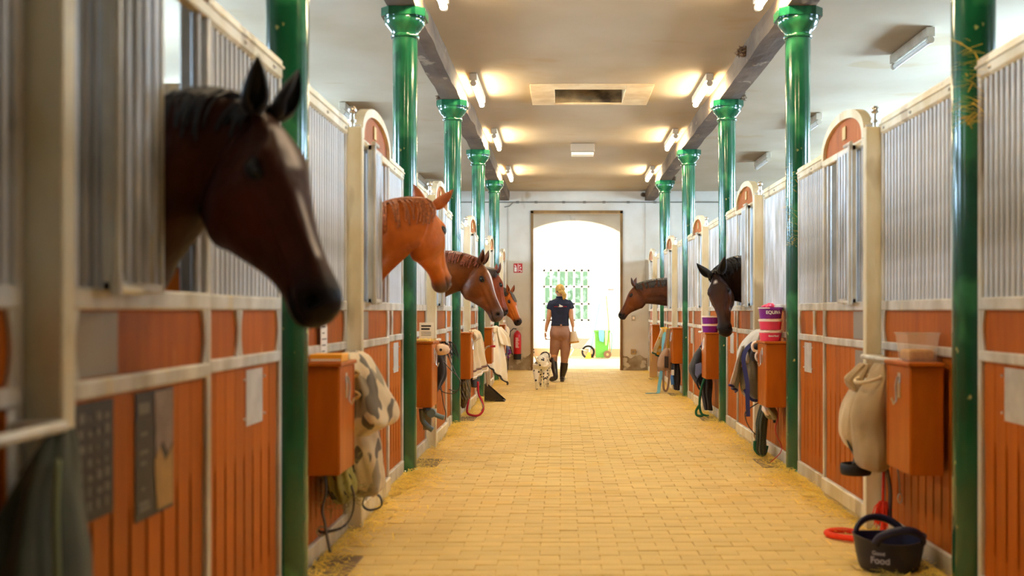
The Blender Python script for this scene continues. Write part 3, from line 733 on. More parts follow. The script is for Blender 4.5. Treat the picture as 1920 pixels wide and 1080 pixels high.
def horse(s, P, psi, alpha, L, yn, zT, zB, coat, label, roll=0.0, hwn=.115, ears=(.0, .0), earsize=.265, manelen=.12, manedrop=None, forelock=False, blaze=None, x0out=0.0, body=True, arch=0.03):
    """s: row side (-1 left). P: poll point. psi: turn of the head towards the camera, alpha: nose-down angle."""
    C = {k: (np.array(lin(v)) if isinstance(v, tuple) else v) for k, v in COATS[coat].items()}
    g = Vector((-s*math.cos(psi), -math.sin(psi), 0)); up = Vector((0,0,1))
    a = (g*math.cos(alpha) - up*math.sin(alpha)); f = (g*math.sin(alpha) + up*math.cos(alpha)); w = a.cross(f).normalized()
    if roll:
        Rm = Matrix.Rotation(roll, 3, g); a = Rm @ a; f = Rm @ f; w = Rm @ w
    P = Vector(P)
    out = Vector((-s, 0, 0)); wn = out.cross(up).normalized()           # lateral of neck/body
    if w.dot(wn) < 0: w = -w
    XP = XF[s]+s*.02
    rows = []   # T, B, lateral, hw, n, e, u-coordinate
    def row(T, B, lat, hw, n, e, u): rows.append([*T, *B, *lat, hw, n, e, u])
    if body:
        def br(d, zt, zb, hw, n=2.2, e=1.0): row((XP+s*d, yn, zt), (XP+s*(d-.04), yn, zb), wn, hw, n, e, -9)
        br(2.62, 1.30, 1.18, .04); br(2.56, 1.42, 1.0, .17); br(2.35, 1.52, .86, .25); br(2.0, 1.55, .78, .29); br(1.6, 1.50, .72, .31); br(1.2, 1.52, .72, .29); br(.85, 1.60, .80, .25)
        row((XP+s*.62, yn, zT+.0), (XP+s*.42, yn, .98), wn, .20, 2.2, 1.1, -6)
    row((XP+s*.32, yn, zT+.01), (XP+s*.20, yn, zB-.10), wn, .15, 2.2, 1.15, -4)
    row((XP, yn, zT), (XP-s*.035, yn, zB), wn, hwn, 2.2, 1.1, -2)
    # intermediate neck
    T0 = Vector((XP, yn, zT)); B0 = Vector((XP-s*.035, yn, zB))
    T1 = P + a*(L*HEAD[0][0]) + f*(L*HEAD[0][1]); B1 = P + a*(L*HEAD[0][2]) + f*(L*HEAD[0][3])
    dist = (T1-T0).length
    nm = 2 if dist > .25 else 1
    for i in range(1, nm+1):
        t = i/(nm+1.0); 
        T = T0.lerp(T1, t) + up*(arch*math.sin(math.pi*t)); B = B0.lerp(B1, t) + up*(.012*math.sin(math.pi*t))
        lt = wn.lerp(w, t).normalized()
        row(T, B, lt, hwn*(1-t)+.112*L/.6*.95*t, 2.2, 1.05, -1.5+t)
    for (uT, vT, uB, vB, hw, n, e) in HEAD:
        row(P+a*(L*uT)+f*(L*vT), P+a*(L*uB)+f*(L*vB), w, hw*L, n, e, (uT+uB)/2)
    nr = len(rows); nh = len(HEAD); n0 = nr-nh
    ts = list(np.arange(0, n0-1, .25)) + list(np.linspace(n0-1, nr-1, 7*nh+1))
    Rw = cr(rows, ts); NT = 56; V = []; cols = []; uvw = []
    amid = a; 
    def coords(p):
        q = Vector(p)-P; return q.dot(a)/L, q.dot(f)/L, q.dot(w)/L
    for r in Rw:
        T = Vector(r[0:3]); B = Vector(r[3:6]); lat = Vector(r[6:9]).normalized(); hw, n_, e, u_ = r[9:13]
        hw = max(hw, .004); n_ = max(1.8, n_)
        for k in range(NT):
            ph = 2*math.pi*k/NT; t = (1-math.cos(ph))/2; sg = 1 if math.sin(ph) >= 0 else -1
            tt = t**max(.5, e); ph2 = math.acos(max(-1, min(1, 1-2*tt))); sh = abs(math.sin(ph2))**(2.0/n_)
            p = T.lerp(B, t) + lat*(sg*hw*sh*(1-(.16*math.exp(-((t-.70)/.06)**2/2) if u_ < -.05 and u_ > -3 else 0))); V.append(p); 
    # sculpt the head
    for i, p in enumerate(V):
        u, v, l = coords(p)
        if u < -.15 or (i < NT*4*(n0-1)*.8): uvw.append((u, v, l, False)); continue
        uvw.append((u, v, l, True)); sl = 1 if l >= 0 else -1; side = min(1, abs(l)/.05)
        d = 0.0
        d += .020*gauss(u-.275, v-.020, .050, .022)*side          # brow ridge
        d -= .012*gauss(u-.30, v+.045, .030, .022)*side            # socket
        d += .010*gauss(u-.33, v+.095, .05, .02)*side
        d -= .014*gauss(u-.17, v-.005, .035, .02)*side             # temple hollow
        d += .014*gauss(u-.30, v+.29, .10, .11)*side               # cheek
        d -= .015*gauss(u-.55, v+.23, .04, .08)*side               # front of cheek
        d += .016*gauss(u-.50, v+.085, .09, .013)*side
        ug = .02-v*.50
        if -.46 < v < -.03: d -= .022*math.exp(-((u-ug)/.028)**2/2)*side             # facial crest
        d -= .016*gauss(u-.62, v+.055, .09, .025)*side               # below nasal bone
        d -= .016*gauss(u-.68, v+.14, .06, .02)*side
        d += .020*gauss(u-.895, v+.055, .035, .040)*side           # nostril wing
        d -= .052*gauss(u-.925, v+.052, .020, .020)*side           # nostril
        d += .012*gauss(u-.965, v+.05, .02, .03)*side
        if u > .80: d -= .022*gauss(0, v+.150+.10*(u-.97), 1, .007)*sstep(u, .80, .86)*side      # mouth
        d += .010*gauss(u-.93, v+.165, .04, .02)*side              # chin
        q = p + w*(sl*d*L*1.3)
        if l*l < .004:                                             # nose bridge & philtrum
            q += f*(-.004*L*gauss(u-.60, 0, .1, 1))
        V[i] = q
    Fs = []; m_ = len(Rw)
    for i in range(m_-1):
        for k in range(NT):
            l = (k+1) % NT; Fs.append((i*NT+k, i*NT+l, (i+1)*NT+l, (i+1)*NT+k))
    Fs += [tuple(range(NT))[::-1], tuple((m_-1)*NT+k for k in range(NT))]
    # colours
    rs = random.Random(int(P.y*10))
    for i, p in enumerate(V):
        u, v, l, ish = uvw[i]
        nz_ = noise.noise(Vector(p)*4)*.5+.5
        c = C['base']*(.85+.3*nz_)
        if ish:
            # lighter cheek/face side, darker face centre, muzzle
            c = c*(1-.45*gauss(u-.55, v+.1, .22, .12)) + C['light']*.45*gauss(u-.55, v+.1, .22, .12)
            k_ = .6*gauss(0, max(0, v+.02), 1, .03)*sstep(.14-abs(l), 0, .12) if coat in ('dark_bay','seal','darkbay2','brown') else 0
            c = c*(1-k_)+C['dark']*k_
            mz = sstep(u, .78, .93); c = c*(1-mz)+C['muz']*mz
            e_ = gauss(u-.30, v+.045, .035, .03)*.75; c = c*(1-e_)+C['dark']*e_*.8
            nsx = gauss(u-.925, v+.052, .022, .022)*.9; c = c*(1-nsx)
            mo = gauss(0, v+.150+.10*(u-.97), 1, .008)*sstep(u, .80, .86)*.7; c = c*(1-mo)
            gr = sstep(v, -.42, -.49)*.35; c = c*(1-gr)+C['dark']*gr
            if blaze and v > -.12:
                for (ua, ub, wd, off) in blaze:
                    if ua-.02 < u < ub+.02:
                        b_ = sstep(wd-abs(l-off), 0, .012)*sstep(u, ua-.02, ua+.03)*sstep(ub+.02-u, 0, .04); c = c*(1-b_)+np.array([.86,.80,.78])*b_
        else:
            c = c*(.38 if coat == 'dark_bay' else .85)  # shading put into the base colour off the head, strongest on dark bay
        cols.append((*c, 1.0))
    me = bpy.data.meshes.new('body'); me.from_pydata([tuple(p) for p in V], [], Fs)
    # legs joined into the same mesh
    if body:
        lg = MB()
        def leg(pts, rs_): lg.tube(pts, rs_, 14)
        for sy in (-1, 1):
            xa = XP+s*.62; y_ = yn+sy*.14
            leg([(xa, y_, 1.15), (xa-s*.02, y_, .85), (xa, y_, .52), (xa, y_, .46), (xa+s*.01, y_, .24), (xa-s*.01, y_, .17), (xa-s*.05, y_, .10), (xa-s*.06, y_, .02)], [.13,.085,.058,.052,.036,.044,.038,.062])
            xa = XP+s*2.3; y_ = yn+sy*.15
            leg([(xa, y_, 1.2), (xa-s*.12, y_, .90), (xa+s*.10, y_, .60), (xa+s*.14, y_, .54), (xa+s*.08, y_, .26), (xa+s*.06, y_, .18), (xa+s*.02, y_, .10), (xa+s*.01, y_, .02)], [.20,.14,.07,.060,.040,.046,.038,.062])
        bm = bmesh.new(); bm.from_mesh(me)
        off = [bm.verts.new(v) for v in lg.v]; bm.verts.ensure_lookup_table()
        for fc in lg.f: bm.faces.new([off[i] for i in fc])
        bmesh.ops.recalc_face_normals(bm, faces=bm.faces[:]); bm.to_mesh(me); bm.free()
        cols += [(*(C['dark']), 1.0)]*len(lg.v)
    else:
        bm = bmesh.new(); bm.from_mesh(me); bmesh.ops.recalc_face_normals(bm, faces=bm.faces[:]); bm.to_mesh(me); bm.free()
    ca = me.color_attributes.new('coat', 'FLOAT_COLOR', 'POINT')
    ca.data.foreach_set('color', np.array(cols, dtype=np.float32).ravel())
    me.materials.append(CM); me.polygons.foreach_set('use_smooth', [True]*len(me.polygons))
    t = thing('horse', (XP+s*1.3, yn, 0.015), label, 'horse')
    link('body', me, t)
    W_ = lambda u, v, l: P+a*(L*u)+f*(L*v)+w*(L*l)
    hk = 'hair_'+coat
    if hk not in hairm:
        hairm[hk] = mat(hk, COATS[coat]['mane'], .55, 0, tuple(min(255, int(x*1.5)+8) for x in COATS[coat]['mane']), 60, (1,1,1), .6, rnd=.25, sheen=.1)
        hairm['ear_'+coat] = mat('ear_'+coat, COATS[coat]['base'], .6, 0, COATS[coat]['dark'], 8, (1,1,1), .8)
    # eyes
    for sg in (-1, 1):
        c = W_(.300, -.046, sg*.137)
        Ms = Matrix((a, f, w)).transposed()
        q = MB().sph((0,0,0), .029*L/.6, 18, 12, (1.15, .9, .9)); q.v = [tuple(c + Ms @ Vector(p)) for p in q.v]
        eo = q.obj('eye', eyem, t, True)
        q = MB(); pts = [c + w*(sg*L*.030) + a*(L*.047*math.cos(x))+f*(L*(.026*math.sin(x)+(.006 if math.sin(x) > 0 else 0))) - w*(sg*L*.02*(math.cos(x)**2)) for x in [2*math.pi*i/20 for i in range(20)]]
        q.tube(pts, 0.0065*L/.6, 8, close=True); q.obj('eyelid', lidm, t, True)
    # ears
    for sg in (-1, 1):
        tilt, turn, splay = (list(ears[0] if sg == -1 else ears[1])+[0])[:3]
        el = earsize*L; base = W_(.035, -.005, sg*.075)
        axis = (-a*.72 + f*.60 + w*(sg*(.28+splay))).normalized()
        axis = (Matrix.Rotation(tilt, 3, w) @ axis).normalized()
        face = (f*.7+w*(sg*.7)); face = (face-axis*face.dot(axis)).normalized(); face = Matrix.Rotation(turn*sg, 3, axis) @ face
        sidev = axis.cross(face)
        q = MB(); ne = 12; nn = 16; V2 = []; F2 = []
        for layer in (0, 1):
            for i in range(ne+1):
                h = i/ne; r_ = el*.27*(math.sin(math.pi*min(1, (h*.80+.20)))**.8)*(1-.10*h) if h < .999 else .0015
                if h < .12: r_ *= .72+h*2.2
                r_ *= (1 if layer == 0 else .86)
                curve = face*(el*.10*math.sin(h*math.pi*.9)) - face*(el*.04*h)
                for k in range(nn+1):
                    an = math.radians(40+280*k/nn)      # open at the front
                    open_ = sstep(h, .08, .35)
                    an2 = an*open_ + (math.radians(2+356*k/nn))*(1-open_)
                    pt = base + axis*(el*h) + curve + (face*math.cos(an2)*.75 + sidev*math.sin(an2))*r_*(1-.25*h)
                    V2.append(pt)
        st = (ne+1)*(nn+1)
        for layer in (0, 1):
            for i in range(ne):
                for k in range(nn):
                    b_ = layer*st; F2.append((b_+i*(nn+1)+k, b_+i*(nn+1)+k+1, b_+(i+1)*(nn+1)+k+1, b_+(i+1)*(nn+1)+k))
        for i in range(ne):
            for k in (0, nn): F2.append((i*(nn+1)+k, (i+1)*(nn+1)+k, st+(i+1)*(nn+1)+k, st+i*(nn+1)+k))
        q.add(V2, F2); q.obj('ear', hairm['ear_'+coat] if coat not in ('seal','black','dark_bay') else hairm[hk], t, True)
    # mane strands along the crest
    rm = random.Random(int(P.y*77)); q = MB()
    idx = [i for i, tt in enumerate(ts) if (n0-3.6) <= tt]
    Tp = [Vector(Rw[i][0:3]) for i in idx if ts[i] < n0+1.2]; La = [Vector(Rw[i][6:9]).normalized() for i in idx if ts[i] < n0+1.2]; Bp = [Vector(Rw[i][3:6]) for i in idx if ts[i] < n0+1.2]
    Hw = [Rw[i][9] for i in idx if ts[i] < n0+1.2]
    seg = [0]
    for i in range(1, len(Tp)): seg.append(seg[-1]+(Tp[i]-Tp[i-1]).length)
    tot = seg[-1]; sdn = manedrop if manedrop is not None else 1
    for j in range(int(tot*1500)):
        d = tot*rm.random(); i = max(x for x in range(len(seg)) if seg[x] <= d); i = min(i, len(Tp)-2); u = (d-seg[i])/max(1e-6, seg[i+1]-seg[i])
        T = Tp[i].lerp(Tp[i+1], u); B = Bp[i].lerp(Bp[i+1], u); lt = La[i]; hw = Hw[i]*(1-u)+Hw[i+1]*u; tg_ = (Tp[i+1]-Tp[i]).normalized()
        dn = (B-T).normalized(); ml = manelen*rm.uniform(.7, 1.15)*(1 if tot-d > .06 else .7); sidew = sdn if rm.random() < .93 else -sdn
        pts = []; HT = (B-T).length
        drift = tg_*rm.uniform(-.02, .03)
        for z in range(5):
            h = z/4*ml; tt = min(.6, h/HT); e_ = 1.05; ph2 = math.acos(1-2*tt**e_); sh = abs(math.sin(ph2))**(2/2.2)
            pts.append(T+(B-T)*tt + lt*(sidew*(hw*sh*1.04+.010+.012*math.sin(math.pi*z/4))) - dn*(.020*(1-z/4)) + drift*(z/4))
        q.ribbon(pts, rm.uniform(.006, .013), .003, tg_)
    # solid crest pad under the hair
    pads = []
    for i in range(len(Tp)): pads.append(Tp[i]+ (Bp[i]-Tp[i]).normalized()*.004)
    q.tube(pads, [.020*sstep(min(i, len(pads)-1-i), -.5, 3)+.004 for i in range(len(pads))], 8)
    o = q.obj('mane', hairm[hk], t, fix=False); o['kind'] = 'stuff'
    if forelock:
        q = MB()
        for j in range(150):
            l0 = rm.uniform(-.045, .045); u0 = rm.uniform(-.02, .05); ln = forelock*rm.uniform(.6, 1.1); dl = rm.uniform(-.05, .05)
            q.ribbon([W_(u0+ln*z/4, .050*sstep(u0+ln*z/4, -.05, .16)+.028-.006*z/4, (l0+dl*z/4)) for z in range(5)], rm.uniform(.006, .011), .003, w)
        o = q.obj('forelock', hairm[hk], t, fix=False); o['kind'] = 'stuff'
    return t
D = math.radians
horse(-1, U(492, 205, 3.02), D(24), D(65.5), .625, 3.09, 1.80, 1.255, 'dark_bay', 'big dark bay horse with white forehead mark, nearest the camera on the left',
      ears=((-.05, .9), (-.1, .2)), manelen=.13, manedrop=-1, blaze=[(.11,.33,.040,0.02),(.30,.75,.020,.02)])
horse(-1, U(800, 384, 6.62), D(-68), D(62), .56, 6.64, 1.83, 1.33, 'chestnut', 'orange chestnut horse with head turned away, second stall on the left',
      ears=((.1, .6, .1), (-.1, .2, .70)), manelen=.15, earsize=.30, manedrop=-1)
horse(-1, U(900, 491, 10.1), D(14), D(66), .575, 10.13, 1.76, 1.305, 'brown', 'brown horse with reddish mane and thin white face stripe, third stall on the left',
      ears=((-.1, .9), (-.1, .3)), manelen=.09, manedrop=-1, blaze=[(.18,.9,.014,0)])
horse(-1, U(929, 510, 13.6), D(-30), D(72), .56, 13.63, 1.72, 1.30, 'redbay', 'red brown horse mostly hidden behind the third left horse',
      ears=((0, .5), (.2, .3)), manelen=.10)
horse(-1, U(955, 547, 17.1), D(28), D(66), .55, 17.12, 1.62, 1.28, 'orangebay', 'small bright bay horse with dark forelock beside the end wall, far left',
      ears=((.0, .9), (.3, .2)), manelen=.10, forelock=.30, blaze=[(.45,.85,.02,0)])
horse(1, U(1192, 535, 17.1), D(-8), D(60), .575, 17.12, 1.73, 1.275, 'darkbay2', 'dark bay horse in profile facing left before the end wall, far right',
      ears=((-.2, .8, .2), (.25, .4, .2)), earsize=.30, manelen=.11)
horse(1, U(1341, 512, 10.05), D(66), D(74), .60, 10.1, 1.70, 1.27, 'seal', 'nearly black horse with small forehead star facing the camera',
      ears=((.1, .3, .3), (.1, .3, .3)), earsize=.31, manelen=.10, roll=D(13), blaze=[(.14,.19,.02,0)], arch=.06)
horse(1, Vector((1.86, 13.6, 1.84)), D(0), D(80), .58, 13.62, 1.72, 1.30, 'black', 'black horse just showing its nose past the grille above the purple tubs',
      ears=((0, .5), (0, .4)))

# ---------------- organic bodies: overlapping lofts fused by voxel remesh ----------------
def fuse(mb, voxel, smooth_it=3):
    me = mb.mesh('tmp', None); o = bpy.data.objects.new('tmp', me); COL.objects.link(o)
    r = o.modifiers.new('r', 'REMESH'); r.mode = 'VOXEL'; r.voxel_size = voxel
    if smooth_it: q = o.modifiers.new('s', 'SMOOTH'); q.factor = .5; q.iterations = smooth_it
    bpy.context.view_layer.update()
    dg = bpy.context.evaluated_depsgraph_get(); res = bpy.data.meshes.new_from_object(o.evaluated_get(dg))
    bpy.data.objects.remove(o); bpy.data.meshes.remove(me)
    res.polygons.foreach_set('use_smooth', [True]*len(res.polygons)); return res
def loft(mb, secs, n=18, pw=2.0):
    """secs: (centre, half x, half y) rings lying in horizontal planes, or with explicit axes (c, ax, ay)"""
    V = []; m = len(secs)
    for sc in secs:
        c = Vector(sc[0])
        if isinstance(sc[1], (int, float)): ax, ay = Vector((sc[1],0,0)), Vector((0,sc[2],0))
        else: ax, ay = Vector(sc[1]), Vector(sc[2])
        for k in range(n):
            a = 2*math.pi*k/n; ca, sa = math.cos(a), math.sin(a)
            V.append(c + ax*(abs(ca)**(2/pw)*(1 if ca >= 0 else -1)) + ay*(abs(sa)**(2/pw)*(1 if sa >= 0 else -1)))
    Fs = [(i*n+k, i*n+(k+1)%n, (i+1)*n+(k+1)%n, (i+1)*n+k) for i in range(m-1) for k in range(n)]
    Fs += [tuple(range(n))[::-1], tuple((m-1)*n+k for k in range(n))]
    mb.add(V, Fs)
skin = mat('skin', (232,176,130), .5, 0, (214,150,106), 12, (1,1,1), .5)
# person, seen from behind, walking away
PY = 18.45; sc_ = PY/F
def pp_(px, py, dy=0.0): return U(px, py, PY+dy)
hair = mat('blonde_hair', (226,186,96), .5, 0, (170,124,50), 50, (1,1,.3), .8)
navy = mat('navy_polo', (36,42,66), .8, 0, (26,30,50), 10, (1,1,1), .6, .3, 20)
tanb = mat('brown_breeches', (178,134,110), .75, 0, (150,108,86), 8, (1,1,1), .6, .3, 20)
boot = mat('black_boot', (44,30,26), .28, 0, (26,18,16), 8, (1,1,1), .6, coat=.4)
zf = lambda py: CH+(VY-py)*sc_
xf = lambda px: (px-VX)*sc_
px0 = 1050.5
bd = MB()
loft(bd, [((xf(1050),PY,zf(543)+.055),.02,.03),((xf(1050),PY,zf(543)+.04),.055,.07),((xf(1050),PY+.01,zf(543)),.072,.093),((xf(1050),PY+.02,zf(549)),.070,.090),((xf(1050),PY+.02,zf(554)),.055,.07),((xf(1050),PY+.03,zf(557)),.04,.05)])
loft(bd, [((xf(1050),PY+.01,zf(552)),.048,.05),((xf(1050),PY,zf(558)),.050,.052),((xf(1050),PY-.005,zf(561)),.08,.06)])
loft(bd, [((xf(1050.5),PY,zf(560)),.10,.06),((xf(1050.5),PY,zf(564)),.165,.085),((xf(1050.5),PY,zf(572)),.175,.10),((xf(1050.5),PY,zf(585)),.150,.105),((xf(1050.5),PY,zf(600)),.130,.10),((xf(1050),PY,zf(612)),.140,.11),((xf(1050),PY-.01,zf(622)),.162,.125),((xf(1050),PY-.01,zf(630)),.155,.12),((xf(1050),PY,zf(636)),.12,.10)])
LH = pp_(1022.5, 627, -.02); RH = pp_(1074, 618, -.05)
armL = [pp_(1035.5, 568), pp_(1031, 582, -.01), pp_(1028.5, 598, -.03), pp_(1025, 612, .0), pp_(1023.5, 621, .02)]
armR = [pp_(1066, 568), pp_(1070, 582, -.02), pp_(1071.5, 596, -.05), pp_(1073.5, 607, -.03), pp_(1074.5, 614, -.02)]
for A in (armL, armR): bd.tube(A, [.056,.047,.040,.032,.024], 12)
legL = [pp_(1042, 634), pp_(1040.5, 650), pp_(1038, 672, .02), pp_(1038.5, 684, .0), pp_(1040, 698, -.06), pp_(1041, 704, -.10)]
legR = [pp_(1060, 634), pp_(1059.5, 655), pp_(1058.5, 675), pp_(1056.5, 690), pp_(1054.5, 704), pp_(1054, 709)]
for A in (legL, legR): bd.tube(A, [.098,.085,.060,.058,.040,.036], 14)
def hand(mb, c, sd):
    loft(mb, [(c+Vector((0,0,.03)),.020,.026),(c,.018,.038),(c+Vector((0,0,-.035)),.016,.040),(c+Vector((0,0,-.045)),.012,.034)], 12)
    for j, (dy, ln) in enumerate(((-.028,.055),(-.010,.068),(.009,.064),(.027,.050))):
        b = c+Vector((0,dy,-.038)); mb.tube([b, b+Vector((sd*.004,0,-ln*.45)), b+Vector((sd*.018,0,-ln*.8)), b+Vector((sd*.030,0,-ln*.85))], [.0095,.009,.0085,.007], 8)
    b = c+Vector((0,.034,.005)); mb.tube([b, b+Vector((sd*.012,.018,-.022)), b+Vector((sd*.024,.018,-.046))], [.011,.010,.008], 8)
hand(bd, LH, 1); hand(bd, RH, 1)
t = thing('person', (xf(1050), PY, 0), 'blonde woman in navy polo shirt, brown breeches and tall black boots walking away', 'person')
bme = fuse(bd, .009, 3); bme.materials.append(skin); link('body', bme, t)
# face side (turned away from the camera)
q = MB(); hc = Vector((xf(1050), PY+.10, zf(547)))
q.prism([(hc.y-.02, hc.z+.01), (hc.y+.018, hc.z-.03), (hc.y-.02, hc.z-.035)], 'x', hc.x-.012, hc.x+.012); q.obj('nose', skin, t)
for sx in (-1, 1):
    MB().sph((xf(1050)+sx*.03, PY+.083, zf(545.5)), .012, 10, 8).obj('eye', M['paperw'], t, True)
    MB().sph((xf(1050)+sx*.071, PY+.01, zf(547.5)), .024, 10, 8, (.4,.7,1.1)).obj('ear', skin, t, True)
MB().sph((xf(1050), PY+.093, zf(551)), .018, 10, 6, (1.2,.5,.35)).obj('mouth', mat('lips', (180,90,80), .5), t, True)
q = MB(); q.sph((xf(1050), PY-.006, zf(541.5)), .083, 20, 14, (.98,1.05,1.0)); q.sph((xf(1050), PY-.085, zf(548)), .035, 12, 8, (1.2,1,.8))
q.tube([(xf(1052), PY-.09, zf(546)), (xf(1056), PY-.11, zf(549)), (xf(1058.5), PY-.10, zf(553)), (xf(1058), PY-.09, zf(558)), (xf(1056.5), PY-.08, zf(562))], [.025,.036,.040,.034,.012], 10)
q.obj('hair', hair, t, True)
MB().tube([(xf(1044.5), PY-.05, zf(547)), (xf(1048), PY-.105, zf(548)), (xf(1053), PY-.105, zf(548)), (xf(1056), PY-.05, zf(547))], .012, 8).obj('hair_band', M['black'], t, True)
sh = MB()
loft(sh, [((xf(1050.3),PY-.003,zf(557.5)),.062,.058),((xf(1050.3),PY-.005,zf(560)),.085,.07),((xf(1050.5),PY,zf(563.5)),.165,.092),((xf(1050.5),PY,zf(570)),.195,.112),((xf(1050.5),PY,zf(585)),.168,.120),((xf(1050.5),PY,zf(598)),.148,.116),((xf(1050.2),PY,zf(606)),.152,.120),((xf(1050.2),PY-.005,zf(609.5)),.160,.126)], 24, 2.3)
sh.tube([pp_(1037.5,566), pp_(1033.5, 572), pp_(1031, 580.5)], [.066,.070,.066], 14); sh.tube([pp_(1063.5,566), pp_(1068, 572), pp_(1070.3, 580)], [.066,.070,.066], 14)
me = fuse(sh, .010, 3); me.materials.append(navy); so = link('polo_shirt', me, t)
MB().tube([(xf(1050)+.060*math.cos(x), PY-.004+.058*math.sin(x), zf(557)) for x in [2*math.pi*i/16 for i in range(16)]], .012, 8, close=True).obj('collar', navy, t, True)
q = MB(); yb_ = PY-.129
q.prism([(xf(1045.5), zf(575)), (xf(1049), zf(574.5)), (xf(1048.5), zf(571.5)), (xf(1049.5), zf(570.5)), (xf(1050.8), zf(572)), (xf(1054), zf(572.8)), (xf(1056), zf(575)), (xf(1052), zf(576))], 'y', yb_, yb_+.02); q.obj('shirt_emblem', M['paperw'], so)
q = MB(); q.box(xf(1039), xf(1046), yb_+.003, yb_+.02, zf(575.4), zf(574.6)); q.box(xf(1056), xf(1063), yb_+.003, yb_+.02, zf(575.4), zf(574.6)); q.obj('shirt_lettering', M['red'], so)
br_ = MB()
loft(br_, [((xf(1050),PY-.003,zf(608)),.146,.114),((xf(1050),PY-.005,zf(614)),.160,.124),((xf(1050),PY-.018,zf(622)),.180,.142),((xf(1050),PY-.020,zf(629)),.182,.140),((xf(1050),PY-.005,zf(635)),.168,.115),((xf(1050),PY,zf(639)),.12,.09)], 24, 2.2)
for cx_ in (1042.5, 1058): br_.sph((xf(cx_), PY-.075, zf(627)), .088, 14, 10, (1,.95,1.1))
br_.tube([pp_(1042.5,630), pp_(1041.5, 640), pp_(1040, 652), pp_(1038.5, 668, .02), pp_(1038.5, 680, .0)], [.100,.100,.088,.066,.058], 16)
br_.tube([pp_(1059.5,630), pp_(1060, 640), pp_(1060, 655), pp_(1058.5, 672), pp_(1057.5, 690)], [.100,.102,.090,.068,.056], 16)
me = fuse(br_, .010, 3); me.materials.append(tanb); link('riding_breeches', me, t)
q = MB()
loft(q, [((xf(1050),PY-.003,zf(611)),.160,.128),((xf(1050),PY-.003,zf(608.4)),.158,.126)], 24, 2.2); q.obj('belt', M['black'], t, 'auto')
MB().cbox(xf(1050.2), xf(1053.8), PY-.142, PY-.128, zf(611), zf(608), .003).obj('belt_patch', mat('belt_leather', (190,140,110), .6), t)
for nm, A, top in (('l', [pp_(1036.5, 671.5, .02), pp_(1038, 682, .0), pp_(1040, 694, -.05), pp_(1041.5, 702, -.09), pp_(1042, 707, -.12)], 0), ('r', [pp_(1058.3, 680), pp_(1057, 692), pp_(1055, 702), pp_(1054, 708), pp_(1054, 711)], 1)):
    b = MB(); b.tube(A, [.070,.066,.052,.042,.042], 16)
    if nm == 'l':   # rear foot, heel raised, toe on the ground
        b.tube([pp_(1042.5, 708, -.15), pp_(1040, 709, -.08), pp_(1035, 710.5, .0), pp_(1031.5, 712, .03)], [.036,.044,.043,.026], 12); 
        zz = min(p[2] for p in b.v)
    else: b.tube([(xf(1054), PY-.06, .045), (xf(1054.5), PY+.02, .05), (xf(1055.5), PY+.12, .042), (xf(1056), PY+.18, .032)], [.036,.044,.046,.030], 12); b.cbox(xf(1054)-.034, xf(1054)+.036, PY-.09, PY-.02, 0.0, .03, .006)
    me = fuse(b, .008, 2); me.materials.append(boot); link('riding_boot', me, t)
MB().tube([(LH.x-.024*math.cos(x)-.00+.003, LH.y+.026*math.sin(x), LH.z+.045) for x in [2*math.pi*i/12 for i in range(12)]], .007, 6, close=True).obj('wrist_strap', M['brass'], t, True)
# bucket in her right hand, phone/lead in the left
bc = thing('feed_bucket', (xf(1077.5), PY-.05, zf(648)), 'pale beige feed bucket with golden rim held in the woman\'s right hand', 'bucket')
b = MB(); bx, by, bz = xf(1077.0), PY-.05, zf(643); Mx = Matrix.Rotation(D(-7), 3, 'Y')
b.lathe([(.050,.20),(.066,.10),(.082,.02),(.080,.018),(.064,.10),(.048,.195)], (0,0,0), 24, caps=False); b.v = [tuple(Mx @ Vector(p)+Vector((bx,by,bz))) for p in b.v]
b.obj('pail', mat('beige_pail', (236,214,176), .5), bc, 'auto')
b = MB(); b.lathe([(.084,.0),(.086,.018),(.084,.03),(.05,.012),(.0,.008)], (0,0,0), 24); b.v = [tuple(Mx @ Vector(p)+Vector((bx,by,bz))) for p in b.v]; b.obj('pail_rim', mat('golden_rim', (222,164,60), .4), bc, 'auto')
b = MB(); b.tube([(bx-.045, by, bz+.19), (RH.x-.01, by, RH.z-.05), (bx+.030, by, bz+.195)], .004, 6); b.obj('bail_handle', M['chrome'], bc, True)
bc = thing('riding_stick', (LH.x, LH.y, LH.z-.06), 'short thin dark stick held in the woman\'s left hand', 'stick')
b = MB().cyl((LH.x-.01, LH.y-.02, LH.z-.08), (LH.x+.09, LH.y, LH.z-.088), .006, 8); b.obj('stick', M['black'], bc); MB().cyl((LH.x+.08, LH.y, LH.z-.087), (LH.x+.10, LH.y, LH.z-.089), .009, 8).obj('stick_knob', M['greyplate'], bc)

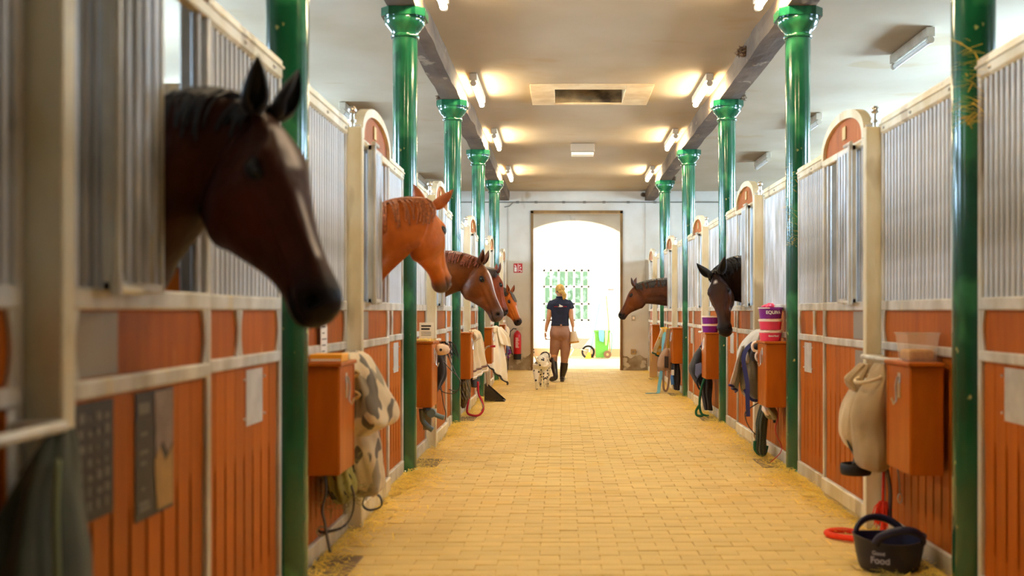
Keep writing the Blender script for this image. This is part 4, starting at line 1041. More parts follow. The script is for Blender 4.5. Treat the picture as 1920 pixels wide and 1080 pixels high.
# ---------------- dog ----------------
DY = 16.4
dm = bpy.data.materials.new('spotted_coat'); dm.use_nodes = True
def spots(m):
    N = m.node_tree.nodes; L = m.node_tree.links; b = N['Principled BSDF']; tc = N.new('ShaderNodeTexCoord'); v = N.new('ShaderNodeTexVoronoi'); v.inputs['Scale'].default_value = 21
    nz = N.new('ShaderNodeTexNoise'); nz.inputs['Scale'].default_value = 14; mx0 = N.new('ShaderNodeMix'); mx0.data_type = 'VECTOR'; mx0.inputs[0].default_value = .04
    L.new(tc.outputs['Object'], mx0.inputs[4]); L.new(nz.outputs['Color'], mx0.inputs[5]); L.new(mx0.outputs[1], v.inputs['Vector']); L.new(tc.outputs['Object'], nz.inputs['Vector'])
    r = N.new('ShaderNodeMapRange'); r.inputs[1].default_value = .30; r.inputs[2].default_value = .36; r.inputs[3].default_value = 1; r.inputs[4].default_value = 0; L.new(v.outputs['Distance'], r.inputs[0])
    mx = N.new('ShaderNodeMix'); mx.data_type = 'RGBA'; mx.inputs[6].default_value = (*lin((240,232,216)),1); mx.inputs[7].default_value = (*lin((30,26,24)),1); L.new(r.outputs[0], mx.inputs[0]); L.new(mx.outputs[2], b.inputs['Base Color']); b.inputs['Roughness'].default_value = .6
spots(dm)
def dp(px, z, y): return Vector(((px-VX)*DY/F, y, z))
d = MB()
rump = dp(1014, .42, DY+.05); sho = dp(1019.0, .46, DY+.58)
ax = (sho-rump).normalized(); sd = Vector((ax.y, -ax.x, 0)).normalized()
def ring(c, hw, hh): return (c, sd*hw*.92, Vector((0,0,hh)))
P_ = lambda t, z, off=0.0: rump.lerp(sho, t)*1.0 + sd*off + Vector((0,0,z-rump.lerp(sho, t).z))
loft(d, [ring(P_(-.10,.42),.03,.05), ring(P_(-.02,.42),.078,.085), ring(P_(.15,.435),.095,.105), ring(P_(.4,.44),.088,.095), ring(P_(.65,.42),.096,.12), ring(P_(.9,.41),.098,.135), ring(P_(1.1,.43),.08,.115), ring(P_(1.22,.46),.04,.06)], 20)
d.tube([P_(1.0,.45), P_(1.2,.48), P_(1.36,.49)], [.085,.066,.058], 14)
d.tube([P_(1.32,.49), P_(1.45,.50), P_(1.58,.475), P_(1.75,.43), P_(1.82,.42)], [.055,.070,.058,.040,.028], 14)
for off in (-.062, .062):
    st_ = .0 if off < 0 else .06
    d.tube([P_(.05,.40,off*.8), P_(.10+st_,.30,off*1.15), P_(-.10+st_*1.8,.165,off*1.05), P_(-.13+st_*1.8,.14,off), P_(-.05+st_*1.6,.05,off), P_(-.02+st_*1.5,.025,off), P_(.06+st_*1.5,.018,off)], [.080,.066,.034,.027,.021,.024,.018], 12)
    st2 = .10 if off < 0 else -.05
    d.tube([P_(.95,.40,off), P_(.90,.27,off*1.05), P_(.94+st2,.16,off), P_(.94+st2,.05,off), P_(1.0+st2,.018,off)], [.062,.044,.028,.022,.020], 12)
me = fuse(d, .011, 3); me.materials.append(dm)
t = thing('spotted_dog', (rump.x, DY+.3, 0), 'white dalmatian with black spots trotting away beside the woman', 'dog')
link('body', me, t)
q = MB(); tb = P_(-.10,.46)
q.tube([tb+Vector((0,.03,0)), U(1011, 680, DY), U(1006, 674, DY-.04), U(1002.5, 667, DY-.06), U(1001, 659, DY-.06), U(1000.5, 652, DY-.05)], [.022,.018,.014,.011,.008,.004], 10); q.obj('tail', dm, t, True)
for sg in (-1, 1):
    q = MB(); b0 = P_(1.42,.545,sg*.05)
    loft(q, [(b0, ax*.035, Vector((0,0,.010))), (b0+sd*sg*.028-Vector((0,0,.03)), ax*.040, sd*.010), (b0+sd*sg*.034-Vector((0,0,.075)), ax*.032, sd*.008), (b0+sd*sg*.030-Vector((0,0,.105)), ax*.012, sd*.005)], 12); q.obj('ear', dm, t, True)
    MB().sph(P_(1.58,.50,sg*.045), .010, 8, 6).obj('eye', eyem, t, True)
MB().sph(P_(1.86,.43), .018, 10, 8, (1,.8,.8)).obj('nose', M['black'], t, True)
MB().tube([P_(1.22,.485)+sd*(.075*math.cos(x))+Vector((0,0,.072*math.sin(x)))+ax*(.02*math.sin(x)) for x in [2*math.pi*i/18 for i in range(18)]], .009, 8, close=True).obj('collar', M['black'], t, True)

MB.SM = True
# ---------------- things hung, stood and fixed along the stalls ----------------
def bundle(secs, seed=0, pleat=7, amp=.16, n=64, m=60, lump=.25):
    """hanging cloth: closed sections (z, x, y, half x, half y) lofted with vertical pleats"""
    A = np.array(secs, float); R_ = cr(A, np.linspace(0, len(secs)-1, m)); q = MB(); V = []
    for i, (z, x, y, hx, hy) in enumerate(R_):
        for k in range(n):
            a = 2*math.pi*k/n
            f_ = 1 + amp*math.sin(a*pleat+seed+1.2*math.sin(i*.07+seed)) + lump*noise.noise(Vector((math.cos(a)*1.5+seed*3, math.sin(a)*1.5, z*6))) + .4*amp*noise.noise(Vector((math.cos(a)*5, math.sin(a)*5+seed, z*9)))
            V.append((x+hx*math.cos(a)*f_, y+hy*math.sin(a)*f_, z + .012*noise.noise(Vector((a*2, seed, z*8)))))
    Fs = [(i*n+k, i*n+(k+1)%n, (i+1)*n+(k+1)%n, (i+1)*n+k) for i in range(m-1) for k in range(n)]
    Fs += [tuple(range(n))[::-1], tuple((m-1)*n+k for k in range(n))]
    return q.add(V, Fs)
def drape(edges, seed=0, nf=5, amp=.02, th=.006, m=36, n=44, cross=None):
    """hanging sheet: rows (left point, right point) lofted, rippled along its normal"""
    E = np.array([list(a)+list(b) for a, b in edges], float); R_ = cr(E, np.linspace(0, len(edges)-1, m)); G = []
    for i, r in enumerate(R_):
        a, b = Vector(r[:3]), Vector(r[3:]); t = (b-a); nn = Vector((-t.y, t.x, 0)); nn = nn.normalized() if nn.length > 1e-6 else Vector((1,0,0))
        g = amp*min(1, .3+i/m)
        G.append([a+t*(k/(n-1)) + nn*(g*math.sin(2*math.pi*nf*k/(n-1)+seed+.5*math.sin(i*.15)) + g*.8*noise.noise(Vector((k*.12, i*.08, seed*7)))) for k in range(n)])
    V = []; nrm = []
    for i in range(m):
        for k in range(n):
            du = G[i][min(k+1,n-1)]-G[i][max(k-1,0)]; dv = G[min(i+1,m-1)][k]-G[max(i-1,0)][k]; N_ = du.cross(dv); N_ = N_.normalized() if N_.length > 1e-9 else Vector((1,0,0)); nrm.append(N_)
    q = MB()
    for sg in (1, -1):
        for i in range(m):
            for k in range(n): V.append(G[i][k]+nrm[i*n+k]*(sg*th/2))
    st = m*n; Fs = []
    for i in range(m-1):
        for k in range(n-1):
            a = i*n+k; Fs.append((a, a+1, a+n+1, a+n)); Fs.append((st+a, st+a+n, st+a+n+1, st+a+1))
    rim = [i for i in range(n)]+[i*n+n-1 for i in range(1, m)]+[(m-1)*n+k for k in range(n-2, -1, -1)]+[i*n for i in range(m-2, 0, -1)]
    for i in range(len(rim)): a, b = rim[i], rim[(i+1) % len(rim)]; Fs.append((a, st+a, st+b, b))
    q.grid = G
    return q.add(V, Fs)
def fabric(name, c1, c2=None, scale=6, **k): return mat(name, c1, .85, 0, c2 or c1, scale, (1,1,1), .6, .35, 160, sheen=.2, **k)
def camo():
    m = fabric('camo_cloth', (226,206,170), (206,184,146), 4); N = m.node_tree.nodes; L = m.node_tree.links; b = N['Principled BSDF']
    tc = N.new('ShaderNodeTexCoord'); prev = b.inputs['Base Color'].links[0].from_socket
    for (c, sc, off, th) in (((160,148,124), (6,6,3.2), 0, .52), ((108,98,84), (7,7,4), 5, .585)):
        mp = N.new('ShaderNodeMapping'); mp.inputs['Scale'].default_value = sc; mp.inputs['Location'].default_value = (off, off, 0); mp.inputs['Rotation'].default_value = (.6, .3, .2); L.new(tc.outputs['Object'], mp.inputs[0])
        nz = N.new('ShaderNodeTexNoise'); nz.inputs['Scale'].default_value = 1.6; nz.inputs['Detail'].default_value = 1; L.new(mp.outputs[0], nz.inputs[0])
        r = N.new('ShaderNodeMapRange'); r.inputs[1].default_value = th; r.inputs[2].default_value = th+.02; L.new(nz.outputs[0], r.inputs[0])
        mx = N.new('ShaderNodeMix'); mx.data_type = 'RGBA'; L.new(r.outputs[0], mx.inputs[0]); L.new(prev, mx.inputs[6]); mx.inputs[7].default_value = (*lin(c), 1); prev = mx.outputs[2]
    L.new(prev, b.inputs['Base Color']); return m
FB = dict(camo=camo(), beige=fabric('beige_cloth', (222,198,156), (200,174,130)), cream=fabric('cream_cloth', (244,228,196), (230,208,168)),
          sand=fabric('sand_cloth', (178,150,104), (150,122,82)), grey=fabric('grey_cloth', (216,210,196), (188,182,170)), dark=fabric('dark_cloth', (44,38,38), (30,26,28)),
          olive=fabric('olive_cloth', (58,66,48), (40,46,34)), bluegrey=fabric('bluegrey_cloth', (120,128,164), (96,104,140)), bag=fabric('bag_cloth', (170,136,106), (140,108,84)),
          mesh=fabric('black_mesh', (34,34,38), (20,20,22), 60))
strapb = mat('blue_strap', (110,180,206), .7); leather = mat('dark_leather', (50,34,26), .5, 0, (30,22,18), 20); navyt = mat('navy_trim', (44,46,104), .7)
orange = mat('orange_rope', (255,70,24), .75, 0, (230,40,14), 60); redrope = mat('red_rope', (186,24,40), .8); greenrope = mat('green_rope', (24,92,50), .8)
woodh = mat('handle_wood', (190,120,60), .6)
def XX(s, d): return XF[s]+s*d
def U3(px, py, y): return U(px, py, y)
def hayat(name, lab, box, n, ln=.06, m='straw', parent=None, cat='straw'):
    rr = random.Random(int(abs(box[0]*1000)+box[2]*100)); q = MB()
    for i in range(n):
        c = Vector((rr.uniform(box[0], box[1]), rr.uniform(box[2], box[3]), box[4]+(box[5]-box[4])*rr.random()**2)); a = rr.uniform(0, 6.28); e = rr.uniform(-.3, .3); l = ln*rr.uniform(.3, 1)
        d_ = Vector((math.cos(a)*math.cos(e), math.sin(a)*math.cos(e), math.sin(e)))*l; 
        if c.z-abs(d_.z) < .003 and box[4] < .05: d_.z = 0; c.z = max(c.z, .004)
        w_ = Vector((-math.sin(a), math.cos(a), 0))*rr.uniform(.0012, .0026)
        q.add([c-d_-w_, c-d_+w_, c+d_*.2+w_+Vector((0,0,.004)), c+d_*.2-w_+Vector((0,0,.004)), c+d_+w_*.5, c+d_-w_*.5], [(0,1,2,3),(3,2,4,5)])
    o = q.obj(name, M[m], parent, fix=False); o['kind'] = 'stuff'
    if parent is None: o['label'] = lab; o['category'] = cat
    return o
# straw along the foot of both rows
for s in (-1, 1):
    q = None; rr = random.Random(3+s); mb = MB()
    clumps = []
    for k in range(0, 6):
        for j in range(6): clumps.append((CY[k]+rr.uniform(-.2, 3.2), rr.uniform(.03, .16), rr.uniform(.5, 1)))
        clumps.append((CY[k]+rr.uniform(-.25, -.1), .12, 1.6)); clumps.append((CY[k]+1.0, .10, 1.0)); clumps.append((CY[k]+2.6, .10, 1.3))
    clumps += [(7.3, .16, 2.2), (7.9, .12, 2), (6.3, .14, 1.6), (8.6, .14, 1.2)] if s < 0 else [(8.6, .12, 1.0), (7.7, .14, 2.4), (6.7, .12, 1.8), (9.9, .16, 2.2), (4.98, .2, 1.4), (13.2, .15, 1.8)]
    for (cy_, dd, wt) in clumps:
        for i in range(int(160*wt)):
            d_ = -abs(rr.gauss(0, dd))-.015; y = cy_+rr.gauss(0, .22); a = rr.uniform(0, 3.14); l = rr.uniform(.008, .05); z = .004+.028*rr.random()**3
            if y > 21.9 or y < 0 or d_ < -.7: continue
            c = Vector((XX(s, d_), y, z)); dv = Vector((math.cos(a), math.sin(a), rr.uniform(-.05,.15)))*l; w_ = Vector((-math.sin(a), math.cos(a), 0))*.0028
            if s*(c.x-dv.x-XX(s, -.008)) > 0 or s*(c.x+dv.x-XX(s,-.008)) > 0: continue
            mb.add([c-dv-w_, c-dv+w_, c+dv+w_, c+dv-w_], [(0,1,2,3)])
    for i in range(420):
        c = Vector((rr.uniform(-1.1, 1.65), 4.5+17*rr.random(), .004)); a = rr.uniform(0, 3.14); l = rr.uniform(.005, .03); dv = Vector((math.cos(a), math.sin(a), 0))*l; w_ = Vector((-math.sin(a), math.cos(a), 0))*.0015
        mb.add([c-dv-w_, c-dv+w_, c+dv+w_, c+dv-w_], [(0,1,2,3)])
    o = mb.obj('loose_straw', M['straw'], fix=False); tag(o, 'loose yellow straw along the floor at the foot of the %s stalls' % SIDE[s], 'straw', kind='stuff')
# hay caught on rails and columns
hayat('hay_wisps', 'dry hay wisps stuck to the nearest right column and top rail', (1.66, 1.745, 4.40, 4.52, 2.0, 2.35), 90, .07, 'straw', cat='hay')
hayat('hay_wisps', 'dry hay wisps stuck between the second right column and the top rail', (1.66, 1.745, 7.88, 8.0, 1.7, 2.32), 80, .06, 'straw', cat='hay')

# --- left row, stall beside the big horse
s = -1
t = thing('stable_poster', (XX(s,-.06), 2.62, .8), 'dark poster with pale handwriting on the nearest left door, left one', 'poster', 'dark posters on the nearest left door')
xf0 = XX(s, -.048)
PA = lambda mb, y0, y1, z0, z1, lift=0: mb.box(xf0-s*lift, xf0-s*(lift+.0015), y0, y1, z0, z1)
PA(MB(), 2.50, 2.72, .70, .99).obj('sheet', mat('poster_black', (40,38,38), .5), t)
q = MB(); rr = random.Random(2)
for i in range(7):
    for j in range(4):
        y = 2.52+j*.048; z = .95-i*.036; PA(q, y, y+rr.uniform(.01,.036), z-.008, z+rr.uniform(.004,.016), .0018)
q.obj('handwriting', M['chalk'], t)
t = thing('stable_poster', (XX(s,-.06), 2.95, .8), 'dark poster with a pale horse photo on the nearest left door, right one', 'poster', 'dark posters on the nearest left door')
PA(MB(), 2.86, 3.14, .64, .99).obj('sheet', bpy.data.materials['poster_black'], t)
q = MB()
for i, (y0, w_, z) in enumerate(((2.875,.08,.93),(2.89,.05,.87),(2.885,.06,.82),(2.89,.04,.79),(2.90,.02,.72),(2.88,.07,.68),(2.88,.08,.665))):
    PA(q, y0, y0+w_, z, z+(.03 if i == 0 else .010), .0018)
q.obj('lettering', M['chalk'], t)
q = MB(); q.prism([(2.99,.985),(3.13,.985),(3.13,.83),(3.09,.80),(3.05,.84),(3.0,.80)], 'x', xf0-s*.0018, xf0-s*.0035); q.obj('photo_print', mat('print_grey', (140,120,110), .5, 0, (70,56,50), 14), t)
q = MB(); q.prism([(2.99,.79),(3.03,.83),(3.07,.78),(3.13,.82),(3.13,.65),(3.01,.65)], 'x', xf0-s*.0018, xf0-s*.0035); q.obj('gold_print', mat('print_gold', (170,130,70), .5, 0, (120,90,50), 14), t)
t = thing('stable_rug', (XX(s,-.16), 2.15, .3), 'olive green rug hanging from the rail at the lower left corner', 'rug')
bundle([(.955,XX(s,-.115),2.30,.012,.05),(.90,XX(s,-.11),2.28,.03,.09),(.80,XX(s,-.10),2.25,.055,.13),(.66,XX(s,-.11),2.2,.080,.18),(.45,XX(s,-.12),2.2,.090,.22),(.25,XX(s,-.12),2.2,.092,.24),(.12,XX(s,-.115),2.2,.08,.22)], 3, 6, .12).obj('cloth', FB['olive'], t, True)
MB().tube([(XX(s,-.145), 2.22, .90), (XX(s,-.168), 2.16, .80), (XX(s,-.20), 2.10, .66), (XX(s,-.215), 2.06, .5)], .007, 8).obj('rug_binding', mat('pale_green_binding', (120,130,90), .8), t, True)
# --- left row, second stall
t = thing('yellow_carton', (-1.10, 4.98, .975), 'small yellow carton lying on the nearest left feed box', 'carton')
MB().cbox(-1.17, -1.02, 4.93, 5.08, .975, 1.012, .003).obj('carton_body', mat('yellow_card', (250,176,40), .5), t); MB().box(-1.165, -1.025, 4.9285, 4.930, .98, .99).obj('carton_flap', M['paperw'], t)
t = thing('name_card', (XX(s,-.006), 5.30, 1.0), 'white card standing behind the yellow carton on the left stall front', 'card')
MB().cbox(XX(s,-.008), XX(s,-.0055), 5.24, 5.38, .98, 1.20, .0008).obj('card_sheet', M['paperw'], t)
q = MB()
for i in range(6): q.box(XX(s,-.0085), XX(s,-.008), 5.26, 5.36-.02*(i%3), 1.16-i*.03, 1.165-i*.03)
q.obj('print', M['ink'], t)
t = thing('camouflage_rug', (-1.06, 5.55, .3), 'beige and grey camouflage horse rug hanging beside the nearest left feed box', 'rug')
bundle([(1.0,-1.10,5.50,.03,.10),(.985,-1.08,5.52,.065,.16),(.93,-1.065,5.52,.085,.18),(.84,-1.04,5.53,.10,.18),(.72,-1.015,5.55,.125,.19),(.64,-1.01,5.56,.13,.19),(.60,-1.04,5.58,.10,.16),(.57,-1.06,5.58,.07,.13)], 1, 5, .07).obj('upper_fold', FB['camo'], t, True)
bundle([(.64,-1.04,5.62,.06,.11),(.58,-1.05,5.60,.085,.14),(.45,-1.04,5.62,.10,.15),(.33,-1.03,5.64,.095,.15),(.27,-1.035,5.65,.085,.13),(.24,-1.04,5.66,.05,.09)], 4, 4, .09).obj('lower_fold', FB['camo'], t, True)
drape([((-1.175,5.2,.60),(-1.10,5.46,.60)),((-1.17,5.22,.5),(-1.08,5.47,.5)),((-1.165,5.24,.42),(-1.07,5.50,.36)),((-1.165,5.30,.36),(-1.07,5.52,.33))], 2, 3, .012).obj('back_flap', FB['camo'], t, True)
MB().tube([(-1.14,5.48,.52),(-1.12,5.5,.40),(-1.10,5.52,.34),(-1.07,5.56,.33)], .012, 8).obj('dark_binding', FB['dark'], t, True)
MB().ribbon([(-1.03,5.62,.26),(-1.05,5.60,.20),(-1.02,5.62,.165),(-.965,5.66,.175),(-.965,5.66,.22),(-.99,5.64,.25)], .028, .005).obj('strap_loop', M['black'], t)
q = MB()
for (z, y) in ((.93,5.36),(.82,5.38)): q.tube([(-1.12,y,z),(-1.06,y-.02,z-.01),(-1.02,y-.02,z-.03),(-1.06,y-.02,z-.05),(-1.12,y,z-.04)], .009, 8)
q.obj('buckle', M['brass'], t, True)
t = thing('hay_net', (-1.13, 5.35, .3), 'dark hay net stuffed with hay hanging below the nearest left feed box', 'hay net')
bundle([(.52,-1.12,5.25,.02,.05),(.46,-1.11,5.28,.05,.10),(.38,-1.105,5.32,.065,.14),(.30,-1.10,5.36,.06,.14),(.25,-1.11,5.38,.03,.08)], 6, 9, .10).obj('hay_fill', M['hay'], t, True)
hayat('hay_ends', None, (-1.17,-1.0,5.12,5.52,.24,.50), 380, .07, 'hay', t)
q = MB(); rr = random.Random(8)
for i in range(16):
    a = rr.uniform(0, 6.28); q.tube([(-1.11+.062*math.cos(a+j*.35), 5.32+.14*math.sin(a+j*.35), .47-.035*j) for j in range(6)], .0035, 5)
q.obj('net_cord', M['black'], t, True)
t = thing('leather_halter', (-1.10, 5.05, .15), 'dark leather halter dangling near the floor under the nearest left feed box', 'halter')
q = MB(); q.ribbon([(-1.13,5.06,.45),(-1.12,5.05,.36),(-1.13,5.02,.28),(-1.115,5.0,.22),(-1.10,4.98,.16),(-1.08,4.96,.09)], .03, .006); q.obj('cheek_strap', leather, t)
MB().ribbon([(-1.03,5.2,.36),(-1.02,5.22,.30),(-1.03,5.22,.22),(-1.06,5.15,.17),(-1.12,5.0,.175),(-1.14,4.98,.19)], .024, .006).obj('nose_strap', leather, t)
MB().tube([(-1.13+.022*math.cos(x), 5.0, .18+.022*math.sin(x)) for x in [i*.5236 for i in range(12)]], .005, 6, close=True).obj('ring', M['chrome'], t, True)
t = thing('hanging_cord', (XX(s,-.02), 7.15, 1.0), 'pale cord hanging over the boards beside the second left column', 'cord')
MB().tube([(XX(s,-.012),7.10,1.30),(XX(s,-.014),7.13,1.27),(XX(s,-.012),7.17,1.2),(XX(s,-.010),7.16,1.05),(XX(s,-.012),7.18,.97)], .007, 8).obj('cord', mat('tan_cord', (220,170,120), .8), t, True)
# --- left row, third stall
c = CY[2]
hayat('hay_on_box', 'hay scattered on the second left feed box lid', (-1.19,-1.03,c+.24,c+.61,.975,.99), 300, .05, 'straw', cat='hay')
t = thing('info_card', (-1.16, c+.5, .975), 'white printed card standing on the hay covered left feed box', 'card')
q = MB(); q.cbox(-1.165, -1.05, c+.55, c+.553, .976, 1.12, .001); q.obj('card_sheet', M['paperw'], t)
q = MB(); q.box(-1.15,-1.07,c+.549,c+.55,1.085,1.098); q.box(-1.15,-1.08,c+.549,c+.55,1.06,1.075); [q.box(-1.15,-1.07,c+.549,c+.55,1.04-i*.013,1.044-i*.013) for i in range(3)]
q.obj('lettering', M['ink'], t)
t = thing('salt_lick', (-1.02, c+.62, .88), 'rough pale salt lick block hung at the corner of the hay covered feed box', 'salt lick')
q = MB(); bmh = bmesh.new(); bmesh.ops.create_icosphere(bmh, subdivisions=3, radius=1.0)
q.add([( -.985+v.co.x*.07*(1+.2*noise.noise(v.co*3)), c+.55+v.co.y*.05, .90+v.co.z*.045*(1+.25*noise.noise(v.co*4))) for v in bmh.verts], [tuple(v.index for v in f_.verts) for f_ in bmh.faces]); bmh.free()
q.obj('lick_block', mat('salt', (240,214,180), .7, 0, (200,150,100), 20), t, True); MB().cyl((-.985, c+.498, .90), (-.985,c+.51,.90), .012, 10).obj('lick_hole', M['ink'], t)
t = thing('bridle', (-1.02, c+.85, .5), 'dark leather bridle with loose straps hanging beside the second left feed box', 'bridle')
y = c+.78
bundle([(.90,-1.06,y,.03,.05),(.82,-1.045,y,.05,.08),(.68,-1.04,y,.06,.09),(.60,-1.05,y,.04,.07),(.54,-1.06,y,.02,.04)], 5, 5, .22).obj('folded_leather', FB['dark'], t, True)
q = MB()
for pts in ([(-1.02,y,.93),(-.96,y+.02,.84),(-.90,y+.03,.70),(-.86,y+.03,.62),(-.88,y,.55),(-.95,y,.56)],[(-1.0,y,.8),(-.93,y,.72),(-.87,y-.02,.66),(-.85,y-.02,.60),(-.90,y-.02,.53),(-1.0,y,.54),(-1.04,y,.60)],[(-1.02,y+.03,.6),(-1.0,y+.03,.45),(-.98,y+.04,.36),(-.985,y+.05,.30)]):
    q.ribbon(pts, .026, .005)
q.obj('strap', leather, t); q = MB(); rr = random.Random(4)
for i in range(34):
    x = rr.uniform(-1.03,-.93); q.tube([(x,y,.96),(x+rr.uniform(0,.05),y+.01,.93),(x+rr.uniform(.02,.09),y+.01,.86-rr.uniform(0,.05))], .002, 4)
q.obj('hair_strands', M['black'], t); MB().tube([(-1.06,y+.02,.55),(-1.06,y+.02,.44),(-1.06,y+.02,.40)], .007, 6).obj('snap_hook', M['brass'], t, True)
t = thing('cable_clamp', (-1.05, c+.25, .3), 'blue grey plastic clamp hanging under the second left feed box', 'clamp')
cl = mat('clamp_plastic', (112,130,134), .5); yy = c+.42
q = MB(); q.tube([(-1.13,yy,.43),(-1.12,yy,.34),(-1.08,yy,.29),(-1.04,yy,.26)], .022, 10); q.obj('jaw', cl, t, True)
MB().tube([(-1.10,yy-.02,.42),(-1.05,yy-.02,.40),(-.98,yy-.02,.37),(-.945,yy-.02,.36)], .020, 10).obj('jaw', cl, t, True)
MB().cyl((-1.045,yy-.06,.40),(-1.045,yy+.01,.40), .035, 16).obj('hub', cl, t, 'auto')
MB().cbox(-1.12,-1.05,yy-.0,yy+.03,.26,.455,.004).obj('back_plate', M['greyplate'], t)
# --- left row, fourth stall
c = CY[3]; y = c+.85
t = thing('beige_rug', (-1.0, y, .4), 'beige horse rug with brown and white border beside the third left feed box', 'rug')
q = drape([((-1.09,y-.15,.99),(-1.03,y+.15,1.0)),((-1.06,y-.16,.94),(-.97,y+.2,.94)),((-1.06,y-.17,.7),(-.92,y+.2,.7)),((-1.03,y-.17,.42),(-.87,y+.2,.52))], 3, 3, .016)
q.obj('rug_sheet', FB['beige'], t, True)
G = q.grid
for off, m_, r_ in ((-5, mat('brown_trim', (120,84,70), .8), .012), (-2, M['cream'], .010)): MB().tube([p+Vector((.004*1,-.006,0)) for p in G[len(G)+off]], r_, 6).obj('border_band', m_, t, True)
bundle([(.99,-1.04,y-.10,.03,.05),(.95,-1.02,y-.10,.055,.08),(.90,-1.02,y-.10,.06,.08),(.86,-1.04,y-.1,.03,.05)], 2, 4, .15).obj('rolled_top', FB['beige'], t, True)
bundle([(.9,-1.10,y+.1,.05,.12),(.6,-1.08,y+.1,.07,.14),(.36,-1.06,y+.1,.08,.14),(.32,-1.06,y+.1,.05,.1)], 7, 4, .12).obj('dark_lining', FB['dark'], t, True)
t = thing('hay_net', (-1.12, c+.5, .2), 'brown stuffed hay net below the third left feed box', 'hay net')
bundle([(.45,-1.11,c+.42,.05,.10),(.38,-1.105,c+.42,.06,.12),(.25,-1.11,c+.42,.055,.11),(.15,-1.12,c+.42,.03,.07),(.12,-1.12,c+.42,.015,.04)], 9, 11, .10).obj('hay_fill', mat('old_hay', (110,88,44), .9, 0, (60,44,24), 30), t, True)
q = MB()
for i in range(12):
    a = i*.52; q.tube([(-1.11+.066*math.cos(a+j*.3), c+.42+.125*math.sin(a+j*.3), .45-.045*j) for j in range(6)], .004, 5)
q.obj('net_cord', M['greyplate'], t, True)
t = thing('lead_rope', (-1.0, c+.6, .05), 'dark red lead rope looped near the floor under the beige rug', 'rope')
MB().tube([(-1.07,c+.62,.4),(-1.08,c+.60,.2),(-1.09,c+.55,.06),(-1.02,c+.52,.025),(-.95,c+.55,.03),(-.91,c+.60,.09),(-.93,c+.65,.18),(-.97,c+.68,.26),(-.98,c+.70,.40)], .013, 8, tw=.2).obj('rope', redrope, t, True)
MB().tube([(-.95,c+.62,.2),(-.91,c+.6,.12),(-.93,c+.59,.07)], .006, 6).obj('rope_end', M['greyplate'], t, True)
# --- left row, fifth stall: rug and manure scoop
c = CY[4]; y = c+.85
t = thing('cream_rug', (-.97, y, .3), 'cream white horse rug with dark hem hanging by the fourth left feed box', 'rug')
q = drape([((-1.07,y-.12,.98),(-1.0,y+.12,1.0)),((-1.08,y-.2,.93),(-.93,y+.15,.92)),((-1.09,y-.3,.6),(-.86,y+.1,.55)),((-1.10,y-.35,.42),(-.82,y,.12))], 1, 3, .02); q.obj('rug_sheet', FB['cream'], t, True)
MB().tube([p+Vector((0,.012,-.004)) for p in q.grid[-1]], .016, 6).obj('dark_hem', FB['dark'], t, True)
drape([((-.98,y-.05,.97),(-.93,y+.1,.98)),((-.97,y-.05,.85),(-.82,y+.1,.84)),((-.93,y-.05,.72),(-.78,y+.1,.68))], 4, 2, .015).obj('folded_corner', FB['cream'], t, True)
bundle([(.94,-1.05,y-.14,.03,.05),(.91,-1.03,y-.14,.045,.06),(.87,-1.04,y-.14,.02,.04)], 2, 4, .15).obj('knot', FB['beige'], t, True)
t = thing('manure_scoop', (-.93, 14.35, 0), 'black metal manure scoop with red handled steel shaft standing on the floor', 'scoop')
q = MB(); a0, a1, yb = -1.05, -.775, 14.30
dk = mat('scoop_metal', (36,36,34), .45, .3, (84,70,50), 6, (1,1,1), .6)
q.prism([(a0,.003),(a1,.003),(a0+.01,.235)], 'y', yb, yb+.006); q.prism([(a0,.003),(a1,.003),(a0+.01,.235)], 'y', yb+.30, yb+.306)
q.box(a0,a1,yb,yb+.306,.003,.008); q.box(a0,a0+.006,yb,yb+.306,.003,.235); q.obj('pan', dk, t)
MB().tube([(a0+.02,yb+.15,.16),(a0+.03,yb+.14,.26),(a0+.01,yb+.12,.45),(a0-.01,yb+.08,.64),(a0+.0,yb+.07,.70),(a0+.04,yb+.06,.735),(a0+.08,yb+.05,.74)], .011, 8).obj('shaft', M['chrome'], t, True)
MB().tube([(a0+.075,yb+.05,.74),(a0+.145,yb+.04,.742)], .015, 8).obj('grip', M['red'], t, 'auto')
MB().tube([(a0-.02,yb+.08,.70),(a0-.022,yb+.08,.80)], .014, 8).obj('grip', M['red'], t, 'auto')
# --- left row, last stall
c = CY[5]; y = c+.75
t = thing('white_towel', (-1.0, y, .5), 'small white towel over the rail beside the last left feed box', 'towel')
bundle([(.96,-1.06,y-.1,.02,.06),(.90,-1.03,y-.1,.05,.08),(.80,-1.02,y-.1,.06,.09),(.74,-1.03,y-.1,.05,.08)], 4, 4, .12).obj('towel_cloth', FB['cream'], t, True)
t = thing('grooming_halter', (-.98, y, .2), 'purple and grey halter hanging by the extinguisher end of the left row', 'halter')
q = MB(); q.ribbon([(-1.03,y,.6),(-1.0,y,.5),(-.98,y,.38),(-1.0,y,.25),(-1.03,y,.15)], .03, .006); q.obj('strap', M['black'], t)
bundle([(.62,-1.03,y,.02,.04),(.55,-1.02,y,.045,.06),(.45,-1.02,y,.05,.06),(.40,-1.03,y,.02,.04)], 3, 5, .2).obj('grey_pad', FB['bluegrey'], t, True)
q = MB()
for (x, z) in ((-.98,.44),(-.965,.50),(-.99,.38),(-.955,.46)): q.sph((x, y-.05, z), .022, 8, 6, (1,.6,1))
q.obj('purple_fleece', M['purple'], t, True)
MB().tube([(-1.06,y+.1,.9),(-1.02,y+.12,.6),(-1.0,y+.12,.3),(-1.02,y+.1,.05)], .008, 6).obj('lead_cord', M['black'], t, True)

